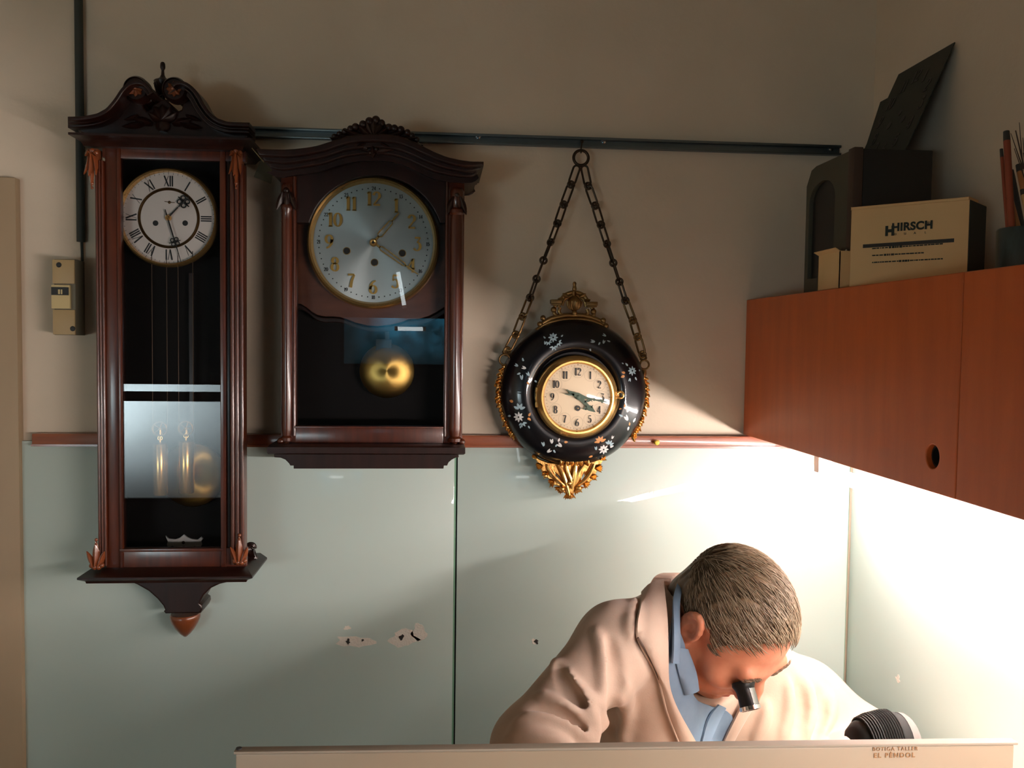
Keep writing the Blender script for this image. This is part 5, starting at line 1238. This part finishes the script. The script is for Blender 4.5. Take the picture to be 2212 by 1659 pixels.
def hand(wr, d, nrm, side):
    d = Vector(d).normalized(); n = Vector(nrm); n = (n-d*n.dot(d)).normalized(); sd_ = d.cross(n)*side
    F.ell(wr+d*.048, (.050, .042, .015), [tuple(d), tuple(sd_), tuple(n)], k=.012)
    for j, (o, ln) in enumerate(((-.031, .062), (-.0105, .074), (.0105, .078), (.031, .070))):
        a = wr+d*.088+sd_*o; b_ = a+(d*.85-n*.25+sd_*o*1.5).normalized()*ln*.45; c_ = b_+(d*.55-n*.75).normalized()*ln*.33; e_ = c_+(d*.15-n).normalized()*ln*.26
        F.chain([wr+d*.055+sd_*o*.85, a, b_, c_, e_], [.010, .0095, .0086, .008, .007], k=.004)
    t0_ = wr+d*.020+sd_*.034; F.chain([t0_, t0_+(d*.5+sd_*.7-n*.2)*.045, t0_+(d*1.1+sd_*.55-n*.5)*.06, t0_+(d*1.5+sd_*.2-n*.75)*.066], [.014, .011, .010, .0085], k=.005)
F.chain([SR, ER, WR], [.036, .034, .026], k=.02); F.chain([SL_, EL, WL], [.036, .034, .026], k=.02)
hand(WR, (.75, .25, -.08), (0, 0, 1), -1 if False else 1); hand(WL, (-.35, -.75, -.08), (0, 0, 1), -1)
body = obj_raw('body', F.mesh(2), 'skin', PR)
BODY = F
# ---- hair: cap of hair plus strands
HFd = Field(tuple(np.array(HC)-.19), tuple(np.array(HC)+.19), .0026)
cH = hp_(0, -.007, .044)
sl, G = HFd.local(np.array(HC)-.19, np.array(HC)+.19)
q = (G-np.array(HC, np.float32))/HS; R_, Fw, Up = q@np.array(HR, np.float32), q@np.array(HF, np.float32), q@np.array(HU, np.float32)
def hairline(f): return np.interp(f, [-.11, -.075, -.045, -.030, -.012, .008, .018, .030, .036, .050, .064, .080, .094, .11], [-.055, -.060, -.050, -.025, .026, .036, .018, -.012, .032, .078, .096, .106, .112, .114])
rad = np.array((.0790, .1020, .0915)); ce = np.array((0, -.007, .040))
qq = np.stack([R_, Fw, Up], -1)-ce; l0 = np.linalg.norm(qq/rad, axis=-1); l1 = np.linalg.norm(qq/rad**2, axis=-1); de = l0*(l0-1)/np.maximum(l1, 1e-6)
de = de-.0022*np.sin(R_*150+Fw*60)*np.sin(Up*70+Fw*40)-.0016*np.sin(R_*330+Fw*210+Up*90)
# nape hair narrowing onto the neck
pn = np.array((0, -.070, -.020)); dn_ = np.linalg.norm((np.stack([R_, Fw, Up], -1)-pn)/np.array((.058, .034, .060)), axis=-1)
dn_ = (dn_-1)*.034; hh = np.clip(.5+.5*(dn_-de)/.02, 0, 1); de = dn_*(1-hh)+de*hh-.02*hh*(1-hh)
cut = (hairline(Fw)-Up)*.75
HFd.a[sl] = (np.maximum(de, cut+.0015*np.sin(R_*400)+.001*np.sin(Fw*520))*HS).astype(np.float32)
hair = obj_raw('hair', HFd.mesh(1), 'hair', PR)
rnd = random.Random(5)
def strands(n, mat, r0, name, lift):
    b = NB(); k = 0; tries = 0
    while k < n and tries < n*12:
        tries += 1
        th, ph = rnd.uniform(0, 2*PI), math.acos(rnd.uniform(-.55, 1)); u = np.array((math.sin(ph)*math.cos(th), math.sin(ph)*math.sin(th), math.cos(ph)))
        p = ce+rad*u*1.0
        if p[2] < hairline(p[1])+(.006 if p[1] < .04 else .012): continue
        crown = np.array((0, -.06, .12)); flow = np.array((p[0]*.6-.045, p[1]+.135, (p[2]-.055)*.42)); flow = flow/np.linalg.norm(flow)
        nn = u/rad; nn = nn/np.linalg.norm(nn); flow = flow-nn*flow.dot(nn); flow = flow/max(1e-6, np.linalg.norm(flow))
        fr = p[1] > .05 and p[2] > .05
        L = rnd.uniform(.018, .030)*(1.25 if p[2] > .07 else .7)*(.8 if fr else 1); jit = np.array([rnd.gauss(0, .28) for _ in range(3)])
        flow = flow+jit*.5; pts = []
        for i in range(5):
            t = i/4; w = p+flow*L*t; e = (w-ce)/rad; w = ce+e/np.linalg.norm(e)*rad*(1+lift*(.25+.9*t*(1-t)*2+rnd.uniform(0, .15)*t))
            if fr and t > .4: w = w+np.array((0, .003, -.004))*(t-.4)
            pts.append(hp_(*w))
        rr = r0*rnd.uniform(.7, 1.2); tube(b, pts, [rr, rr*1.1, rr, rr*.8, rr*.25], 3); k += 1
    return obj(name, b, mat, hair, recalc=False, angle=180)
strands(2600, 'hair', .0008, 'hair_strands', .035); strands(1500, 'hair_light', .0007, 'grey_strands', .05)
# brows
def skin_at(r, u):
    p = hp_(r, .14, u)
    for _ in range(90):
        if BODY.val(p) < .0008: break
        p = p-HF*.001
    return p
for s_ in (-1, 1):
    b = NB(); r2 = random.Random(3)
    for i in range(110):
        t = i/109; u0 = .013+.036*t; p = skin_at(s_*u0, .024+.008*math.sin(t*2.4)+r2.uniform(-.0035, .0035)); g = HR*s_*r2.uniform(.006, .010)+HU*r2.uniform(-.001, .004)-HF*.004*t
        tube(b, [p, p+g*.6+HF*.0016, p+g*1.1], [.0005, .0005, .0002], 3)
    obj('eyebrow', b, 'brow', PR, recalc=False, angle=180)
b = NB()
for z_, r in ((-.0615, .0042), (-.0725, .0048)): 
    P = [hp_(x, .0985-.10*abs(x)*abs(x)*8-.006*(abs(x)/.02), z_+(-.0006 if z_ > -.065 else .0004)) for x in np.linspace(-.021, .021, 9)]; tube(b, P, [r*math.sqrt(max(.06, 1-(x/.0225)**2)) for x in np.linspace(-.021, .021, 9)], 8)
obj('lips', b, 'lip', PR, recalc=False, angle=180)
# ---- jacket
J = Field((-.06, -.80, .46), (.87, -.10, 1.22), .004)
J.chain([SR, ER, WR+(ER-WR).normalized()*.03], [.058, .060, .042], k=.02)
J.chain([SL_, EL, WL+(EL-WL).normalized()*.03], [.066, .060, .042], k=.02)
J.cap(SR, at(1455, 1345, Y=-.41), .058, .056, k=.03); J.cap(at(1455, 1345, Y=-.41), SL_, .055, .066, k=.03)
J.cap(at(1405, 1490, Y=-.43), at(1400, 1790, Y=-.36), .082, .12, k=.04)
J.cap(at(1655, 1560, Y=-.33), at(1620, 1830, Y=-.30), .085, .11, k=.04)
J.cap(at(1530, 1610, Y=-.305), at(1500, 1850, Y=-.31), .082, .12, k=.04)
J.cap(at(1400, 1430, Y=-.43), at(1640, 1530, Y=-.29), .06, .07, k=.04); J.cap(at(1390, 1470, Y=-.30), at(1560, 1560, Y=-.24), .085, .085, k=.04); J.cap(at(1390, 1500, Y=-.30), PEL+Vector((0, 0, .05)), .09, .12, k=.04); J.cap(PEL+Vector((.02, -.02, .05)), PEL+Vector((.08, -.07, .15)), .125, .13, k=.05)
def onJ(L, dep=0.0): return [J.hit(x, y)+J.grad(J.hit(x, y))*dep for x, y in L]
ridges = [([(1198, 1428), (1222, 1470), (1262, 1508), (1300, 1522)], .010), ([(1110, 1572), (1150, 1552), (1205, 1556), (1250, 1578), (1282, 1600)], .010), ([(1288, 1362), (1302, 1410), (1304, 1460), (1296, 1505)], .009),
          ([(1226, 1456), (1262, 1520), (1280, 1566), (1284, 1598)], .009), ([(1165, 1500), (1215, 1528), (1262, 1556)], .009), ([(1095, 1598), (1140, 1585), (1190, 1592), (1230, 1612)], .009), ([(1372, 1296), (1362, 1340), (1362, 1375)], .007), ([(1350, 1480), (1352, 1540), (1345, 1605)], .010),
          ([(1700, 1470), (1706, 1530), (1690, 1590)], .008), ([(1742, 1470), (1752, 1530), (1745, 1590)], .009), ([(1655, 1520), (1650, 1560), (1630, 1600)], .008), ([(1798, 1500), (1790, 1545), (1768, 1590)], .009)]
grooves = [([(1330, 1420), (1332, 1470), (1328, 1530), (1316, 1572), (1298, 1606)], .010), ([(1205, 1440), (1228, 1490), (1270, 1530)], .007), ([(1150, 1535), (1210, 1545), (1262, 1585)], .006), ([(1316, 1380), (1322, 1430), (1312, 1480)], .006), ([(1372, 1372), (1398, 1420), (1420, 1465)], .003), ([(1722, 1470), (1730, 1530), (1718, 1590)], .007), ([(1770, 1490), (1772, 1540), (1756, 1590)], .007)]
RP = [(onJ(L, -r*.1), r*1.15) for L, r in ridges]; GP = [(onJ(L, r*.35), r*1.35) for L, r in grooves]
for P, r in RP: J.chain([tuple(p) for p in smooth_pts(P, 3)], [r*(.5+.5*math.sin(PI*i/(len(P)*3-3))) for i in range(len(P)*3-2)], k=.009)
for P, r in GP: J.chain([tuple(p) for p in smooth_pts(P, 3)], [r*(.4+.6*math.sin(PI*i/(len(P)*3-3))) for i in range(len(P)*3-2)], k=.008, op='sub')
# room for the neck
J0 = Field(J.lo, J.lo+J.h*(J.n-1), J.h); J0.n = J.n; J0.a = J.a.copy()
nk = Vector((.80, -.35, .30)).normalized(); fdn = Vector((.1, -.5, -.85)); fdn = (fdn-nk*fdn.dot(nk)).normalized()
J.cap(NB_-nk*.045, NB_+nk*.12, .080, .100, k=.006, op='sub')
J.ell(hp_(0, .045, -.045), (.082, .082, .078), AX, k=.008, op='sub')
jk = obj_raw('jacket', J.mesh(2), 'jacket', PR)
def sheet(A, B, n, dep0, dep1, mat, name, th=.003, field=None, bow=0.0, par=None):
    """cloth strip between two photo polylines, lying on the garment at its own depth"""
    field = field or J0; P, Q = smooth_pts(A, 5), smooth_pts(B, 5); m = len(P); assert len(Q) == m
    rows = []
    for p, q in zip(P, Q):
        r = []
        for j in range(n+1):
            t = j/n; x, y = p.x+(q.x-p.x)*t, p.y+(q.y-p.y)*t; w = field.hit(x, y); g = field.grad(w); r.append((w+g*(dep0+(dep1-dep0)*t+bow*math.sin(PI*t)), g))
        rows.append(r)
    for _ in range(2):
        N_ = [[(w, g) for w, g in r] for r in rows]
        for i in range(1, m-1):
            for j in range(n+1):
                N_[i][j] = ((rows[i-1][j][0]+rows[i][j][0]*2+rows[i+1][j][0])/4, ((rows[i-1][j][1]+rows[i][j][1]*2+rows[i+1][j][1])).normalized())
        rows = N_
    b = NB(); T = [[b.verts.new(w+g*th/2) for w, g in r] for r in rows]; U_ = [[b.verts.new(w-g*th/2) for w, g in r] for r in rows]
    for i in range(m-1):
        for j in range(n):
            b.faces.new((T[i][j], T[i][j+1], T[i+1][j+1], T[i+1][j])); b.faces.new((U_[i][j], U_[i+1][j], U_[i+1][j+1], U_[i][j+1]))
        for j in (0, n): b.faces.new((T[i][j], T[i+1][j], U_[i+1][j], U_[i][j]))
    for i in (0, m-1):
        for j in range(n): b.faces.new((T[i][j], U_[i][j], U_[i][j+1], T[i][j+1]))
    return obj(name, b, mat, par or PR, angle=60)
sheet([(1452, 1330), (1440, 1400), (1442, 1470), (1462, 1535), (1480, 1625)], [(1474, 1390), (1486, 1450), (1500, 1514), (1582, 1540), (1570, 1625)], 8, .002, .003, 'shirt', 'shirt')
sheet([(1468, 1262), (1449, 1300), (1440, 1350), (1436, 1425)], [(1480, 1264), (1463, 1302), (1454, 1352), (1452, 1428)], 3, .013, .013, 'shirt', 'shirt_collar_edge', bow=.002)
sheet([(1448, 1395), (1456, 1440), (1474, 1500)], [(1474, 1400), (1492, 1450), (1498, 1490)], 4, .006, .010, 'shirt', 'shirt_collar_leaf', bow=.004)
sheet([(1508, 1600), (1522, 1548), (1546, 1518)], [(1520, 1612), (1540, 1565), (1562, 1524)], 3, .006, .006, 'shirt', 'shirt_placket')
sheet([(1436, 1266), (1430, 1340), (1430, 1430), (1446, 1500), (1474, 1560), (1506, 1625)], [(1386, 1288), (1372, 1340), (1374, 1390), (1416, 1462), (1436, 1530), (1470, 1625)], 6, .010, .005, 'jacket', 'lapel', .004, bow=.005, par=jk)
sheet([(1598, 1512), (1574, 1560), (1548, 1625)], [(1628, 1518), (1600, 1565), (1572, 1625)], 4, .008, .005, 'jacket', 'lapel', .004, bow=.004, par=jk)
b = NB(); tube(b, [J0.hit(x, y)+J0.grad(J0.hit(x, y))*.0085 for x, y in [(1369, 1374), (1384, 1402), (1400, 1432), (1416, 1463)]], .0016, 6); obj('zip', b, 'seam', jk)
b = NB(); tube(b, [J0.hit(x, y)+J0.grad(J0.hit(x, y))*.0075 for x, y in [(1419, 1470), (1436, 1530), (1452, 1575), (1470, 1622)]], .0016, 6); obj('seam', b, 'rib', jk)
b = NB(); tube(b, [J0.hit(x, y)+J0.grad(J0.hit(x, y))*.0075 for x, y in [(1606, 1520), (1590, 1560), (1566, 1610)]], .0012, 6); obj('zip', b, 'seam', jk)
# collars: rings round the neck
def collar(rad_, h0, h1, th, mat, name, par, a0, a1, flare=.006, ribs=0, off=(0, 0, 0)):
    _, u, v = basis(nk); c = NB_+Vector(off); b = NB(); rows = []
    # centre the gap on the front of the body
    fd = fdn; sdv = nk.cross(fd); n = 72
    for i in range(n+1):
        a = a0+(a1-a0)*i/n; dr = fd*math.cos(a)+sdv*math.sin(a); rb = (.0012*math.sin(ribs*i*2*PI/n) if ribs else 0); r = []
        for h, rr in ((h0, rad_+flare), ((h0+h1)/2, rad_+rb), (h1, rad_-.002+rb), (h1+.002, rad_+th/2), (h1, rad_+th+rb), ((h0+h1)/2, rad_+th+.002+rb), (h0, rad_+th+flare)): r.append(b.verts.new(c+nk*h+dr*rr))
        rows.append(r)
    m = len(rows[0])
    for A_, B_ in zip(rows, rows[1:]):
        for k in range(m): b.faces.new((A_[k], A_[(k+1) % m], B_[(k+1) % m], B_[k]))
    b.faces.new(rows[0]); b.faces.new(rows[-1]); return obj(name, b, mat, par, angle=60)
LOOP = [(1494, 1252, -.335), (1466, 1260, -.385), (1448, 1300, -.425), (1440, 1350, -.455), (1438, 1405, -.470), (1444, 1455, -.475), (1464, 1500, -.465), (1502, 1505, -.40), (1532, 1440, -.345), (1538, 1340, -.30), (1522, 1275, -.305)]
def neckband(inset, lift, depth, th, mat, name, par, ribs=0, part=None):
    P = smooth_pts([at(x, y, Y=Y) for x, y, Y in LOOP], 9, True); c = sum(P, Vector())/len(P); b = NB(); rows = []
    if part: P = smooth_pts([at(x, y, Y=Y) for x, y, Y in part], 14)
    for i, p in enumerate(P):
        o = (p-c); o = (o-nk*o.dot(nk)).normalized(); w = (.0011*math.sin(ribs*i) if ribs else 0)
        q = p-o*inset+nk*lift; r = []
        for h, e in ((0, 0), (-depth*.5, .002), (-depth, .007), (-depth, .007+th), (-depth*.5, .003+th+w), (-.002, th+w), (.001, th*.5)): r.append(b.verts.new(q+nk*h+o*e))
        rows.append(r)
    m = len(rows[0]); n = len(rows)
    for i in range(n-1 if part else n):
        for k in range(m): b.faces.new((rows[i][k], rows[i][(k+1) % m], rows[(i+1) % n][(k+1) % m], rows[(i+1) % n][k]))
    if part: b.faces.new(rows[0]); b.faces.new(rows[-1])
    return obj(name, b, mat, par, angle=60)
neckband(-.007, -.008, .026, .006, 'rib', 'ribbed_collar', jk, ribs=2.2, part=[LOOP[9], LOOP[10], LOOP[0], LOOP[1], (1450, 1290, -.42)])
neckband(.001, .010, .050, .004, 'shirt', 'shirt_collar', PR)
neckband(.007, .004, .040, .003, 'undershirt', 'undershirt_collar', PR)
# ---- trousers, shoes, stool
T = Field((0.0, -.90, .0), (.80, -.10, .72), .009)
dfw = Vector((.72, -.69, 0)).normalized(); dsd = Vector((dfw.y, -dfw.x, 0))
T.cap(PEL+dsd*.07, PEL-dsd*.07, .11, k=.03)
for s_ in (-1, 1):
    hip = PEL+dsd*.09*s_-Vector((0, 0, .02)); kn = hip+dfw*.40+Vector((0, 0, .02))-Vector((0, 0, .04)); an = kn-Vector((0, 0, kn.z-.10))-dfw*.06
    T.chain([hip, kn, an], [.085, .065, .055], k=.03)
    b = NB(); ft = Field(tuple(np.array(an)-.25), tuple(np.array(an)+.25), .007); ft.chain([tuple(an-Vector((0, 0, .02))), tuple(an+dfw*.05-Vector((0, 0, .052))), tuple(an+dfw*.15-Vector((0, 0, .062)))], [.045, .045, .036], k=.02); b.free()
    i0 = int(round((.001-ft.lo[2])/ft.h)); ft.a[:, :, :max(0, i0)] = 1
    obj_raw('shoe', ft.mesh(2), 'shoe', PR)
obj_raw('trousers', T.mesh(2), 'trousers', PR)
ST = thing('stool', 'dark round work stool under the seated man', 'stool', (PEL.x, PEL.y, 0))
b = NB(); lathe(b, (PEL.x, PEL.y, .408), (0, 0, 1), [(.17, 0), (.18, .015), (.18, .03), (.17, .042), (0, .045)], 36); obj('seat', b, 'walnut', ST)
for k in range(4):
    a = PI/4+k*PI/2; b = NB(); bar(b, (PEL.x+.16*math.cos(a), PEL.y+.16*math.sin(a), .001), (PEL.x+.11*math.cos(a), PEL.y+.11*math.sin(a), .409), .014); obj('leg', b, 'steel', ST)
# ---- loupe held in the right eye
LU = thing('loupe', 'black watchmaker loupe with a silver window held in the man\'s eye', 'loupe', hp_(.033, .10, .004))
la = (HF*1.0+HR*.16-HU*.10).normalized(); l0_ = hp_(.038, .097, .010)
b = NB(); lathe(b, l0_, la, [(.0165, -.004), (.0175, .001), (.0150, .006), (.0138, .010), (.0138, .020), (.0145, .030), (.0150, .034), (.0125, .034), (.0115, .026), (.0, .026)], 36); obj('eyecup', b, 'rubber', LU)
b = NB(); ringlathe(b, l0_, la, [(.0146, .031), (.0158, .0315), (.0158, .037), (.0135, .0375), (.0135, .034)], 36); obj('metal_rim', b, 'chrome', LU)
_, lu, lv_ = basis(la); b = NB(); rd = (HL*.62+(CAMP-l0_).normalized()*.78); rd = (rd-la*rd.dot(la)).normalized()
tq = la.cross(rd)
for sgn in (0,):
    V_ = []
    for h in (.008, .018, .031):
        for a in np.linspace(-.42, .42, 6): V_.append(b.verts.new(l0_+la*h+(rd*math.cos(a)+tq*math.sin(a))*.0150))
    for i in range(2):
        for j in range(5): b.faces.new((V_[i*6+j], V_[i*6+j+1], V_[i*6+7+j], V_[i*6+6+j]))
r = bmesh.ops.solidify(b, geom=b.faces[:], thickness=.001)
obj('side_window', b, 'chrome', LU)
b = NB(); lathe(b, l0_+la*.029, la, [(.0122, 0), (.008, .002), (0, .0028)], 28); obj('lens', b, 'glass', LU)
# bench things he works on
b = NB(); wm = Vector((.53, -.70, ZB)); lathe(b, wm, (0, 0, 1), [(.03, .0005), (.03, .010), (.026, .014), (0, .014)], 28); tag(obj('watch_movement', b, 'brass'), 'small brass movement on the bench under the seated man', 'watch part')
